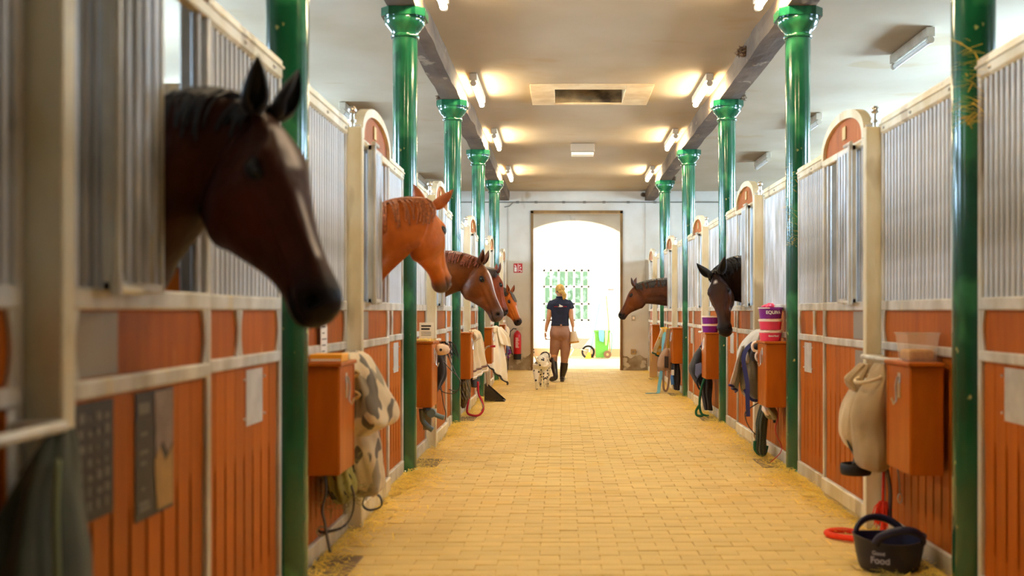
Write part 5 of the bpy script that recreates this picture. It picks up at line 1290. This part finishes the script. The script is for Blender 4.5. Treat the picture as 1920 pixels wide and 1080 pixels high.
# --- right row, nearest stall with tub
s = 1; c = CY[1]
t = thing('feed_tub', (1.67, 5.06, .975), 'clear plastic tub with grain standing on the nearest right feed box', 'tub')
cp = mat('clear_plastic', (236,216,196), .2, trans=.0, alpha=.22)
def rtub(z0, z1, a, b, g, y0=4.965, y1=5.15, x0=1.605, x1=1.755, th=.0025):
    q = MB(); 
    lo_ = [(x0+g,y0+g),(x1-g,y0+g),(x1-g,y1-g),(x0+g,y1-g)]; hi_ = [(x0,y0),(x1,y0),(x1,y1),(x0,y1)]
    for i in range(4):
        j = (i+1)%4; A,B,C_,D_ = (*lo_[i],z0),(*lo_[j],z0),(*hi_[j],z1),(*hi_[i],z1)
        cx,cy = (x0+x1)/2,(y0+y1)/2; inn = lambda p: (p[0]+(cx-p[0])*.02, p[1]+(cy-p[1])*.02, p[2])
        q.add([A,B,C_,D_,inn(A),inn(B),inn(C_),inn(D_)], [(0,1,2,3),(7,6,5,4),(3,2,6,7)])
    q.box(x0+g,x1-g,y0+g,y1-g,z0,z0+.003); return q
rtub(.9755, 1.108, 0, 0, .014).obj('tub_wall', cp, t)
MB().cbox(1.622,1.738,4.983,5.132,.980,1.030,.01).obj('grain', mat('grain', (226,170,90), .8, 0, (180,124,56), 60, (1,1,1), .8, .6, 90), t)
q = MB(); z = 1.108
for (a_, b_, c_, d_) in ((1.599,1.761,4.959,4.967),(1.599,1.761,5.148,5.156),(1.599,1.607,4.959,5.156),(1.753,1.761,4.959,5.156)): q.box(a_, b_, c_, d_, z-.004, z+.003)
q.obj('tub_rim', cp, t)
t = thing('sand_rug', (1.66, 5.55, .4), 'sand coloured rug bag hanging from the nearest right rug rail', 'rug')
bundle([(.94,1.640,5.52,.012,.10),(.90,1.635,5.52,.03,.13),(.86,1.630,5.52,.040,.14),(.78,1.610,5.53,.070,.15),(.66,1.595,5.54,.088,.16),(.54,1.60,5.54,.090,.16),(.44,1.605,5.54,.085,.15),(.40,1.615,5.54,.065,.13),(.385,1.62,5.54,.03,.08)], 2, 4, .06, lump=.15).obj('bag_body', FB['sand'], t, True)
bundle([(.93,1.60,5.66,.02,.06),(.88,1.575,5.70,.045,.09),(.84,1.56,5.72,.05,.10),(.79,1.575,5.70,.03,.08)], 6, 4, .16).obj('turned_fold', FB['sand'], t, True)
bundle([(.80,1.58,5.74,.02,.06),(.70,1.555,5.75,.045,.08),(.58,1.545,5.76,.055,.09),(.50,1.56,5.76,.04,.07),(.47,1.57,5.75,.02,.04)], 5, 4, .10).obj('side_fold', FB['beige'], t, True)
MB().tube([(1.575+.06*math.cos(x),5.50+.12*math.sin(x),.865+.02*math.cos(x)) for x in [i*.35 for i in range(18)]], .010, 6, close=True).obj('drawstring', FB['beige'], t, True)
t = thing('muzzle_strap', (1.54, 5.62, .36), 'black nylon muzzle strap hanging behind the sand coloured rug', 'strap')
q = MB(); q.ribbon([(1.56,5.74,.62),(1.52,5.74,.56),(1.53,5.72,.50),(1.56,5.7,.44),(1.55,5.68,.40)], .04, .006); q.obj('neck_strap', M['black'], t)
MB().tube([(1.555+.075*math.cos(x),5.66+.07*math.sin(x),.375) for x in [i*.35 for i in range(18)]], .03, 10, close=True, r2=.008).obj('padded_loop', M['black'], t, True)
t = thing('orange_rope', (1.63, 5.6, .05), 'bright orange lead rope with frayed tassel lying by the feed bowl', 'rope')
q = MB(); q.tube([(1.655,5.50,.385),(1.65,5.49,.30),(1.645,5.48,.22)], .008, 8); q.tube([(1.65,5.48,.15),(1.64,5.47,.08),(1.60,5.50,.032),(1.52,5.58,.022),(1.44,5.66,.02),(1.42,5.74,.02),(1.48,5.80,.02),(1.56,5.78,.02),(1.62,5.68,.022)], .016, 10, tw=.2); q.obj('rope', orange, t, True)
q = MB(); rr = random.Random(9)
for i in range(110):
    a = rr.uniform(0,6.28); r0 = rr.uniform(.0,.02); r1 = rr.uniform(.02,.055); z1 = rr.uniform(.10,.2)
    q.tube([(1.645+r0*math.cos(a),5.48+r0*math.sin(a),.235),(1.645+(r0+r1)*.6*math.cos(a),5.48+(r0+r1)*.6*math.sin(a),.205),(1.645+r1*math.cos(a),5.48+r1*math.sin(a),z1)], .003, 4)
o = q.obj('tassel', orange, t); o['kind'] = 'stuff'
t = thing('snap_cord', (1.70, 5.40, .4), 'thin grey cord with a snap hook hanging by the orange rope', 'cord')
MB().tube([(1.69,5.40,.45),(1.70,5.39,.36),(1.705,5.39,.29)], .004, 6).obj('cord', M['greyplate'], t, True)
MB().tube([(1.705+.010*math.cos(x),5.39,.265+.024*math.sin(x)) for x in [i*.5236 for i in range(12)]], .004, 6, close=True).obj('snap_hook', M['chrome'], t, True)
MB().ribbon([(1.66,5.46,.40),(1.67,5.44,.30),(1.665,5.43,.20),(1.66,5.42,.14)], .045, .008).obj('dark_strap', leather, t)
# bowl
t = thing('feed_bowl', (1.545, 5.0, 0), 'dark navy flexible feed bowl with two handles on the floor by the right wall', 'bowl')
bxc, byc, ra_, rb_ = 1.535, 5.02, .165, .165
def bowl():
    q = MB(); n = 64; V = []
    def top(a):  # rim rises into a handle at the near and far side
        return .150+.010*math.cos(2*a)
    prof = [(.60,.004,0),(.78,.004,0),(.84,.02,0),(.92,.5,1),(1.0,1.0,1)]
    rings = []
    for (r, z, k_) in prof: rings.append([(bxc+ra_*r*math.cos(2*math.pi*i/n), byc+rb_*r*math.sin(2*math.pi*i/n), (z*top(2*math.pi*i/n) if k_ else z)) for i in range(n)])
    rings.append([(bxc+ra_*1.03*math.cos(2*math.pi*i/n), byc+rb_*1.03*math.sin(2*math.pi*i/n), top(2*math.pi*i/n)+.006) for i in range(n)])
    rings.append([(bxc+ra_*.97*math.cos(2*math.pi*i/n), byc+rb_*.97*math.sin(2*math.pi*i/n), top(2*math.pi*i/n)+.006) for i in range(n)])
    for (r, z) in ((.90,.5),(.80,.12),(.6,.1)): rings.append([(bxc+ra_*r*math.cos(2*math.pi*i/n), byc+rb_*r*math.sin(2*math.pi*i/n), z*.13+.006) for i in range(n)])
    V = [p for r in rings for p in r]; Fs = [(i*n+k, i*n+(k+1)%n, (i+1)*n+(k+1)%n, (i+1)*n+k) for i in range(len(rings)-1) for k in range(n)]
    Fs += [tuple(range(n))[::-1], tuple((len(rings)-1)*n+k for k in range(n))]
    return q.add(V, Fs)
bowl().obj('bowl_body', M['navy'], t, 'auto')
for sg in (-1, 1):
    q = MB(); a0 = math.radians(-90 if sg < 0 else 90)+.12
    pts = []
    for i in range(15):
        u = -1+2*i/14; a = a0+u*.80; pts.append((bxc+ra_*1.0*math.cos(a), byc+rb_*1.0*math.sin(a), .140+.072*math.cos(u*math.pi/2)**.6))
    q.tube(pts, .019, 8, r2=.011); q.obj('handle', M['navy'], t, True)
def text(body, size, mt, parent, loc, rot, name='lettering', ext=.0006, bend=None, bold=0.0):
    cu = bpy.data.curves.new('txt', 'FONT'); cu.body = body; cu.size = size; cu.extrude = ext; cu.align_x = 'CENTER'; cu.offset = bold
    o = bpy.data.objects.new('txt', cu); COL.objects.link(o); bpy.context.view_layer.update()
    me = bpy.data.meshes.new_from_object(o.evaluated_get(bpy.context.evaluated_depsgraph_get())); bpy.data.objects.remove(o)
    mx = Matrix.Translation(loc) @ rot.to_4x4()
    if bend:   # wrap round a vertical cylinder (centre, radius, angle of the middle)
        cx, cy, r0, a0 = bend
        for v in me.vertices:
            a = a0 + v.co.x/r0; rr_ = r0 + v.co.z + (loc[3] if len(loc) > 3 else 0); v.co = Vector((cx+rr_*math.cos(a), cy+rr_*math.sin(a), loc[2]+v.co.y))
    else:
        me.transform(mx)
    me.materials.clear(); me.materials.append(mt); return link(name, me, parent)
bluewhite = mat('pale_print', (170,176,214), .6)
text('Food', .044, bluewhite, t, (0,0,.052), Matrix.Identity(3), bend=(bxc, byc, ra_*.925, math.radians(-122)), bold=.0012)
text('Good', .026, bluewhite, t, (0,0,.092), Matrix.Identity(3), bend=(bxc, byc, ra_*.955, math.radians(-124)), bold=.0006)
hayat('hay_tuft', 'tuft of hay on the floor in front of the navy bowl', (1.40,1.52,4.72,4.84,.004,.04), 120, .05, 'hay', cat='hay')
# notice on door
t = thing('door_notice', (XX(s,-.05), 6.2, .85), 'grey printed notice near the post behind the sand coloured rug', 'notice')
MB().cbox(XX(s,-.049), XX(s,-.0475), 6.05, 6.26, .74, .985, .0005).obj('notice_sheet', M['greyplate'], t)
q = MB()
for i in range(7): q.box(XX(s,-.0496), XX(s,-.049), 6.07, 6.24, .875-i*.018, .879-i*.018)
q.obj('print', M['paperw'], t)
# --- right row, second stall: buckets, rug
c = CY[2]
def bucket(cx, cy, z, r, h, body, label, group, txt=None, tsz=.03, sub=None):
    t = thing('feed_bucket', (cx, cy, z), label, 'bucket', group)
    MB().lathe([(.0,.002),(r*.86,.0),(r*.88,.004),(r*.97,h-.022),(r*.985,h-.02),(r*.95,h-.018),(r*.84,.008),(.0,.008)], (cx,cy,z), 40, caps=False).obj('bucket_body', body, t, 'auto')
    MB().lathe([(r*.955,h-.022),(r*1.0,h-.022),(r*1.0,h-.004),(r*.955,h-.004)], (cx,cy,z), 40, caps=False).obj('bucket_rim', M['cream'] if body != M['purple'] or not txt else body, t, 'auto')
    q = MB(); q.tube([(cx+r*1.01*math.cos(a_), cy+r*1.01*math.sin(a_), z+h-.012-.0*abs(math.sin(a_))) for a_ in [math.pi*.62+math.pi*.8*i/12 for i in range(13)]], .004, 6); q.obj('bucket_bail', M['cream'], t, True)
    if txt: text(txt, tsz, M['paperw'], t, (0,0,z+h*.40), Matrix.Identity(3), bend=(cx, cy, r*.955, math.radians(-84)), bold=.0008)
    if sub: text(sub, tsz*.42, M['paperw'], t, (0,0,z+h*.22), Matrix.Identity(3), bend=(cx, cy, r*.935, math.radians(-76)))
    return t
bx, by = 1.662, c+.41
bucket(bx, by, .975, .094, .088, M['pink'], 'lower pink bucket of the stack on the second right feed box', 'stacked buckets on the second right box', 'Good Food', .018)
bucket(bx, by, 1.064, .094, .088, M['pink'], 'upper pink bucket under the purple one on the second right box', 'stacked buckets on the second right box')
bucket(bx, by, 1.153, .096, .095, M['purple'], 'purple bucket with white lettering on top of two pink buckets', 'stacked buckets on the second right box', 'EQUIVA', .036)
t = thing('pink_cloth', (bx, by, 1.245), 'crumpled pink cloth lying in the top purple bucket', 'cloth')
bundle([(1.236,bx-.02,by,.03,.03),(1.25,bx-.02,by,.045,.04),(1.265,bx-.01,by,.03,.03),(1.272,bx,by,.01,.01)], 3, 4, .2).obj('cloth', M['pink'], t, True)
y = c+.95
t = thing('grey_rug', (1.55, y, .4), 'grey horse rug with navy edging draped over the second right rug rail', 'rug')
bundle([(1.06,1.655,y-.1,.015,.06),(1.03,1.635,y-.08,.04,.12),(.96,1.60,y-.05,.07,.17),(.86,1.585,y,.085,.18),(.80,1.58,y,.08,.17),(.76,1.60,y,.04,.12)], 1, 5, .10).obj('upper_fold', FB['grey'], t, True)
q = drape([((1.50,y-.15,.92),(1.60,y+.15,.95)),((1.45,y-.2,.80),(1.56,y+.15,.84)),((1.42,y-.22,.68),(1.53,y+.1,.66)),((1.395,y-.22,.60),(1.50,y+.1,.52))], 2, 2, .012); q.obj('front_flap', FB['grey'], t, True)
MB().tube([p+Vector((-.002,-.008,0)) for p in q.grid[-1]], .011, 6).obj('navy_hem', navyt, t, True)
MB().ribbon([(1.60,y-.2,.96),(1.53,y-.21,.90),(1.50,y-.22,.82),(1.515,y-.23,.70),(1.53,y-.24,.60),(1.53,y-.24,.50),(1.535,y-.24,.34)], .035, .006, (1,-.3,0)).obj('navy_strap', navyt, t)
q = bundle([(.82,1.60,y-.05,.07,.14),(.70,1.595,y-.05,.09,.15),(.58,1.60,y-.05,.10,.15),(.50,1.61,y-.05,.075,.12),(.47,1.62,y-.05,.04,.08)], 7, 3, .08); q.obj('rear_fold', fabric('grey_green', (142,134,118), (112,106,94)), t, True)
MB().tube([(1.51,y-.2,.56),(1.56,y-.2,.485),(1.62,y-.2,.47),(1.69,y-.18,.50)], .013, 6).obj('dark_hem', navyt, t, True)
bundle([(.97,1.63,y-.22,.02,.03),(.93,1.62,y-.22,.06,.06),(.86,1.62,y-.22,.07,.07),(.80,1.625,y-.22,.05,.05)], 4, 4, .25).obj('dark_lining', FB['dark'], t, True)
q = MB()
for (z, x) in ((.94,1.60),(.86,1.63)): q.tube([(x+.05,y-.3,z),(x,y-.31,z+.02),(x-.04,y-.31,z),(x-.03,y-.31,z-.05),(x+.05,y-.3,z-.06)], .011, 8)
q.obj('cream_strap', M['cream'], t, True)
t = thing('noseband_halter', (1.57, c+.75, .35), 'dark halter loop hanging below the grey rug on the right', 'halter')
yq = c+.72
MB().ribbon([(1.66,yq,.47),(1.60,yq,.44),(1.54,yq,.40),(1.51,yq,.36),(1.53,yq,.28),(1.57,yq,.22),(1.60,yq,.19)], .026, .006, (0,1,0)).obj('nose_strap', leather, t)
MB().ribbon([(1.66,yq,.47),(1.65,yq,.38),(1.62,yq,.28),(1.61,yq,.20)], .024, .006, (0,1,0)).obj('cheek_strap', leather, t)
MB().tube([(1.605+.02*math.cos(x),yq,.185+.026*math.sin(x)) for x in [i*.5236 for i in range(12)]], .006, 6, close=True).obj('ring', M['brass'], t, True)
t = thing('mesh_net', (1.64, c+.7, .1), 'long dark green mesh bag hanging to the floor by the second right box', 'net')
bundle([(.47,1.665,c+.70,.015,.03),(.42,1.665,c+.70,.035,.05),(.30,1.645,c+.70,.045,.06),(.18,1.64,c+.70,.040,.06),(.08,1.635,c+.70,.045,.06),(.03,1.64,c+.70,.035,.05)], 5, 9, .12).obj('mesh', fabric('mesh_green', (70,74,52), (44,48,36), 90), t, True)
MB().tube([(1.59,c+.70,.14),(1.59,c+.69,.07),(1.63,c+.68,.03),(1.67,c+.69,.035),(1.69,c+.70,.10)], .014, 8).obj('green_edge', greenrope, t, True)
t = thing('hoof_boot', (1.68, c+.45, .4), 'pale and green hoof boot tucked under the second right feed box', 'boot')
q = bundle([(.45,1.65,c+.46,.05,.07),(.41,1.665,c+.45,.055,.07),(.37,1.68,c+.44,.05,.06),(.345,1.69,c+.43,.03,.04)], 8, 4, .12); q.obj('boot_shell', fabric('boot_hay', (150,138,90), (100,90,56), 30), t, True)
bundle([(.452,1.618,c+.42,.02,.04),(.42,1.63,c+.42,.035,.05),(.385,1.65,c+.42,.025,.04)], 3, 3, .1).obj('pale_flap', M['cream'], t, True)
MB().cbox(1.69,1.71,c+.44,c+.46,.315,.35,.003).obj('buckle', M['black'], t)
t = thing('red_cord', (1.70, c+.35, .2), 'thin red cord dangling to the floor below the second right box', 'cord')
MB().tube([(1.72,c+.40,.45),(1.715,c+.38,.36),(1.69,c+.36,.28),(1.70,c+.34,.22),(1.735,c+.34,.15),(1.73,c+.33,.10),(1.69,c+.34,.05),(1.65,c+.36,.012)], .0035, 6).obj('cord', redrope, t, True)
# --- right row, third stall
c = CY[3]
for i, lb in enumerate(('lower purple tub with white rim on the third right feed box', 'upper purple tub with white rim on the third right feed box')):
    bucket(1.664, c+.41, .975+i*.096, .095, .094, M['purple'], lb, 'purple tubs on the third right box')
y = c+.95
t = thing('fly_rug_bag', (1.58, y, .1), 'black mesh fly rug bag with grey blue panel hanging on the third right rail', 'bag')
q = bundle([(.86,1.69,y-.1,.015,.05),(.80,1.66,y-.1,.05,.09),(.68,1.60,y-.1,.085,.13),(.55,1.57,y-.1,.10,.14),(.42,1.60,y-.1,.08,.13),(.34,1.63,y-.1,.05,.09)], 3, 3, .07); q.obj('mesh_body', FB['mesh'], t, True)
q = MB(); q.prism([(1.535,.60),(1.60,.62),(1.625,.52),(1.56,.43),(1.53,.48)], 'y', y-.262, y-.252); q.obj('blue_panel', FB['bluegrey'], t)
MB().tube([(1.62,y-.25,.50),(1.58,y-.265,.47),(1.55,y-.265,.41),(1.56,y-.26,.35),(1.60,y-.25,.30),(1.64,y-.24,.34),(1.66,y-.24,.42)], .011, 6).obj('piping', M['black'], t, True)
drape([((1.62,y-.2,.88),(1.70,y-.05,.90)),((1.60,y-.2,.82),(1.69,y-.05,.80)),((1.59,y-.2,.80),(1.67,y-.05,.76))], 3, 1, .01).obj('pale_cloth', FB['bluegrey'], t, True)
t = thing('black_leg_wraps', (1.68, c+.75, .1), 'bundle of black leg wraps hanging beside the green rope on the right', 'leg wraps')
bundle([(.48,1.68,c+.72,.04,.07),(.40,1.67,c+.72,.055,.09),(.28,1.66,c+.72,.06,.09),(.15,1.68,c+.72,.045,.08),(.07,1.69,c+.72,.04,.07)], 9, 8, .14).obj('wrap_cloth', FB['dark'], t, True)
t = thing('green_lead_rope', (1.58, c+.65, .02), 'dark green lead rope hanging in a loop to the floor under the purple tubs', 'rope')
MB().tube([(1.64,c+.62,.46),(1.60,c+.61,.36),(1.575,c+.60,.24),(1.57,c+.60,.12),(1.59,c+.58,.04),(1.64,c+.56,.018),(1.67,c+.55,.018)], .014, 8).obj('rope', greenrope, t, True)
MB().tube([(1.57,c+.60,.14),(1.53,c+.60,.07),(1.54,c+.58,.02),(1.60,c+.56,.018)], .014, 8).obj('rope_end', greenrope, t, True)
t = thing('bridle_hook', (1.72, c+.62, .85), 'pale metal bridle hook beside the purple tubs', 'hook')
MB().tube([(1.752,c+.66,.88),(1.69,c+.66,.88),(1.66,c+.66,.86),(1.66,c+.66,.83)], .008, 6).obj('hook', M['chrome'], t, True)
# --- right row, fourth stall
c = CY[4]; y = c+.88
t = thing('patterned_towel', (1.5, y, .5), 'white towel with yellow stars hanging on the fourth right rail', 'towel')
q = drape([((1.46,y-.1,.97),(1.58,y+.1,.98)),((1.47,y-.12,.92),(1.60,y+.1,.92)),((1.40,y-.15,.75),(1.56,y+.1,.72)),((1.345,y-.15,.60),(1.47,y+.1,.52))], 1, 2, .014)
tm = mat('star_cloth', (250,240,210), .85, 0, (250,200,60), 13, (1,1,1), 1, lo=.53, hi=.56); q.obj('towel_cloth', tm, t, True)
MB().tube([p+Vector((-.002,-.008,0)) for p in q.grid[-1]], .012, 6).obj('green_hem', mat('teal_hem', (60,110,90), .8), t, True)
t = thing('striped_towel', (1.57, y, .6), 'yellow towel hanging behind the starry towel on the right', 'towel')
drape([((1.56,y-.12,.96),(1.66,y+.05,.96)),((1.55,y-.12,.8),(1.65,y+.05,.8)),((1.55,y-.12,.62),(1.64,y+.05,.62))], 5, 3, .012).obj('towel_cloth', mat('yellow_cloth', (244,214,96), .85), t, True)
t = thing('blue_strap', (1.45, y, 0), 'light blue webbing strap hanging down and trailing over the floor', 'strap')
MB().ribbon([(1.53,y-.05,.9),(1.50,y-.16,.75),(1.49,y-.2,.5),(1.46,y-.24,.3),(1.43,y-.26,.12),(1.41,y-.3,.012),(1.33,y-.34,.008),(1.22,y-.36,.006)], .05, .005, (1,-.3,0)).obj('webbing', strapb, t)
t = thing('shoulder_bag', (1.52, y-.1, .4), 'light brown cloth bag with long handles hanging on the fourth right rail', 'bag')
q = bundle([(.66,1.56,y-.22,.05,.06),(.62,1.55,y-.22,.085,.09),(.50,1.53,y-.22,.115,.10),(.40,1.52,y-.22,.125,.11),(.35,1.53,y-.22,.10,.09),(.33,1.54,y-.22,.06,.05)], 3, 3, .06); q.obj('bag_body', FB['bag'], t, True)
MB().cbox(1.50,1.56,y-.345,y-.335,.38,.55,.004).obj('bag_strap', leather, t)
for pts in ([(1.56,y-.2,.95),(1.54,y-.2,.80),(1.50,y-.22,.62)], [(1.60,y-.2,.95),(1.59,y-.2,.8),(1.62,y-.22,.64)], [(1.50,y-.25,.36),(1.49,y-.25,.2),(1.50,y-.25,.06),(1.54,y-.25,.04),(1.57,y-.25,.15),(1.58,y-.25,.34)]):
    MB().ribbon(pts, .032, .005, (1,0,0)).obj('bag_handle', FB['bag'], t)
t = thing('dark_boots', (1.66, c+.5, .2), 'dark wraps and blue cloth hanging under the fourth right feed box', 'leg wraps')
bundle([(.45,1.66,c+.5,.05,.08),(.36,1.66,c+.5,.06,.09),(.2,1.67,c+.5,.055,.08),(.06,1.68,c+.5,.04,.07)], 4, 7, .15).obj('wrap_cloth', FB['dark'], t, True)
bundle([(.30,1.615,c+.45,.02,.03),(.24,1.61,c+.45,.03,.04),(.14,1.615,c+.45,.025,.03)], 2, 4, .1).obj('blue_cloth', mat('mid_blue_cloth', (60,110,170), .8), t, True)
MB().cbox(1.585,1.625,c+.38,c+.385,.28,.36,.001).obj('white_tag', M['paperw'], t)
# --- right row, last stall
c = CY[5]; y = c+.8
t = thing('dark_halter', (1.66, y, .4), 'dark halter with yellow strap beside the last right feed box', 'halter')
MB().ribbon([(1.66,y,.93),(1.62,y,.86),(1.60,y,.76),(1.63,y,.66),(1.66,y,.72),(1.66,y,.88)], .03, .006, (0,1,0)).obj('nose_strap', M['black'], t)
MB().ribbon([(1.62,y-.05,.85),(1.61,y-.06,.7),(1.61,y-.06,.5),(1.62,y-.05,.3)], .03, .005, (0,1,0)).obj('yellow_strap', mat('yellow_strap', (240,200,60), .7), t)
t = thing('leaning_board', (1.62, c+.75, 0), 'pale wooden board leaning against the last right stall front', 'board')
MB().cbox(1.60,1.745,c+.95,c+.975,.0,.62,.004).obj('board', mat('pale_timber', (214,176,120), .7), t)

# --- entrance hall things
def at(px, py, y): return U(px, py, y)
t = thing('wheelie_bin', (1.02, 27.6, 0), 'light green wheeled bin with rags over its edge in the bright hall', 'bin')
gb = mat('bin_green', (96,170,64), .5); x0, x1, y0, y1 = .83, 1.21, 27.45, 27.85
q = MB()
V = [(x0+.03,y0+.05,.02),(x1-.05,y0+.05,.02),(x1-.05,y1-.05,.02),(x0+.03,y1-.05,.02),(x0,y0,.70),(x1,y0,.70),(x1,y1,.70),(x0,y1,.70)]
q.add(V, [(0,3,2,1),(0,1,5,4),(1,2,6,5),(2,3,7,6),(3,0,4,7),(4,5,6,7)]); q.obj('bin_body', gb, t)
MB().cbox(x0-.02,x1+.02,y0-.02,y1+.02,.67,.72,.01).obj('bin_rim', gb, t)
MB().tube([(x1+.02,y0+.05,.66),(x1+.055,y0+.03,.60),(x1+.05,y0+.03,.30),(x1+.03,y0+.05,.14)], .012, 8).obj('bin_handle', mat('teal', (60,150,130), .5), t, True)
q = MB(); q.cyl((x1-.06,y0-.05,.105),(x1-.06,y0+.0,.105), .10, 24); q.obj('wheel', mat('wheel_brown', (120,84,56), .7), t, 'auto'); MB().cyl((x1-.06,y0-.06,.105),(x1-.06,y0-.05,.105), .035, 16).obj('wheel_hub', M['brass'], t, 'auto')
t = thing('blue_rag', (.98, 27.42, .6), 'light blue rag hanging over the green bin edge', 'rag')
drape([((.93,27.42,.74),(1.06,27.42,.74)),((.93,27.41,.6),(1.07,27.41,.62)),((.95,27.41,.45),(1.05,27.41,.42))], 1, 3, .008).obj('cloth', strapb, t, True)
t = thing('beige_rag', (1.12, 27.42, .6), 'beige rag hanging over the green bin edge', 'rag')
drape([((1.09,27.42,.74),(1.17,27.42,.74)),((1.09,27.41,.55),(1.16,27.41,.55)),((1.10,27.41,.34),(1.13,27.41,.34))], 4, 2, .008).obj('cloth', FB['beige'], t, True)
t = thing('wheelbarrow', (.5, 27.7, 0), 'pale grey metal wheelbarrow standing under the far hall window', 'wheelbarrow')
q = MB(); lo4 = [(.28,27.5),(.50,27.5),(.50,27.9),(.28,27.9)]; hi4 = [(.12,27.38),(.70,27.38),(.70,28.0),(.12,28.0)]
V = [(*p, .26) for p in lo4]+[(*p, .52) for p in hi4]; q.add(V, [(0,3,2,1),(0,1,5,4),(1,2,6,5),(2,3,7,6),(3,0,4,7)]); o = q.obj('tray', mat('barrow_grey', (170,168,164), .5, .3), t)
so_ = o.modifiers.new('t', 'SOLIDIFY'); so_.thickness = .008
MB().tube([(.12,27.38,.52),(.70,27.38,.52),(.70,28.0,.52),(.12,28.0,.52)], .012, 8, close=True).obj('tray_rim', M['chrome'], t, True)
MB().tube([(.66+.15*math.cos(x),27.7,.16+.15*math.sin(x)) for x in [i*.2618 for i in range(24)]], .028, 10, close=True).obj('tyre', M['black'], t, True)
MB().cyl((.66,27.67,.16),(.66,27.73,.16), .09, 18).obj('wheel_disc', M['chrome'], t, 'auto')
for yy in (27.52, 27.88):
    MB().tube([(.70,yy*.3+27.7*.7,.16),(.45,yy,.24),(.2,yy,.30),(-.25,yy,.50)], .014, 8).obj('frame_tube', M['chrome'], t, True)
    MB().tube([(.30,yy,.28),(.22,yy,.10),(.18,yy,.01)], .012, 8).obj('leg', M['chrome'], t, True)
t = thing('yellow_dustpan', (.66, 27.3, 0), 'small yellow dustpan standing before the wheelbarrow wheel', 'dustpan')
q = MB(); q.prism([(.57,.003),(.73,.003),(.71,.17),(.65,.17)], 'y', 27.28, 27.31); q.obj('pan', mat('yellow_plastic', (250,214,60), .5), t); MB().tube([(.68,27.29,.16),(.69,27.29,.28)], .012, 8).obj('grip', M['paperw'], t, 'auto')
t = thing('broom', (.84, 27.9, 0), 'thin pale blue handled broom leaning behind the green bin', 'broom')
MB().cyl((.72,28.0,.10),(.99,28.55,1.42), .012, 8).obj('broomstick', strapb, t, 'auto'); MB().cbox(.62,.82,27.95,28.03,.0,.10,.01).obj('brush_head', woodh, t)
t = thing('pitchfork', (1.42, 28.5, 0), 'orange handled pitchfork leaning against the hall wall right of the window', 'pitchfork')
MB().tube([(1.27,28.45,.02),(1.22,28.5,1.0),(1.165,28.52,1.62)], .016, 8).obj('handle', mat('orange_handle', (236,140,80), .5), t, 'auto')
q = MB(); q.tube([(1.165,28.52,1.62),(1.16,28.52,1.80)], .012, 8)
for i in range(4): q.tube([(1.16,28.52,1.80),(1.12+.03*i,28.5,1.84),(1.03+.035*i,28.46,2.02)], .006, 6)
q.obj('tines', M['beige'] if 'beige' in M else M['cream'], t, True)
t = thing('hook_rail', (1.35, 28.4, 1.8), 'small metal wall hooks beside the pitchfork in the hall', 'hooks')
q = MB(); q.cbox(1.22,1.36,28.55,28.58,1.78,1.81,.004)
for x in (1.24,1.29,1.34): q.tube([(x,28.55,1.79),(x,28.49,1.78),(x,28.48,1.82)], .006, 6)
q.obj('hook_bar', M['greyplate'], t, 'auto')
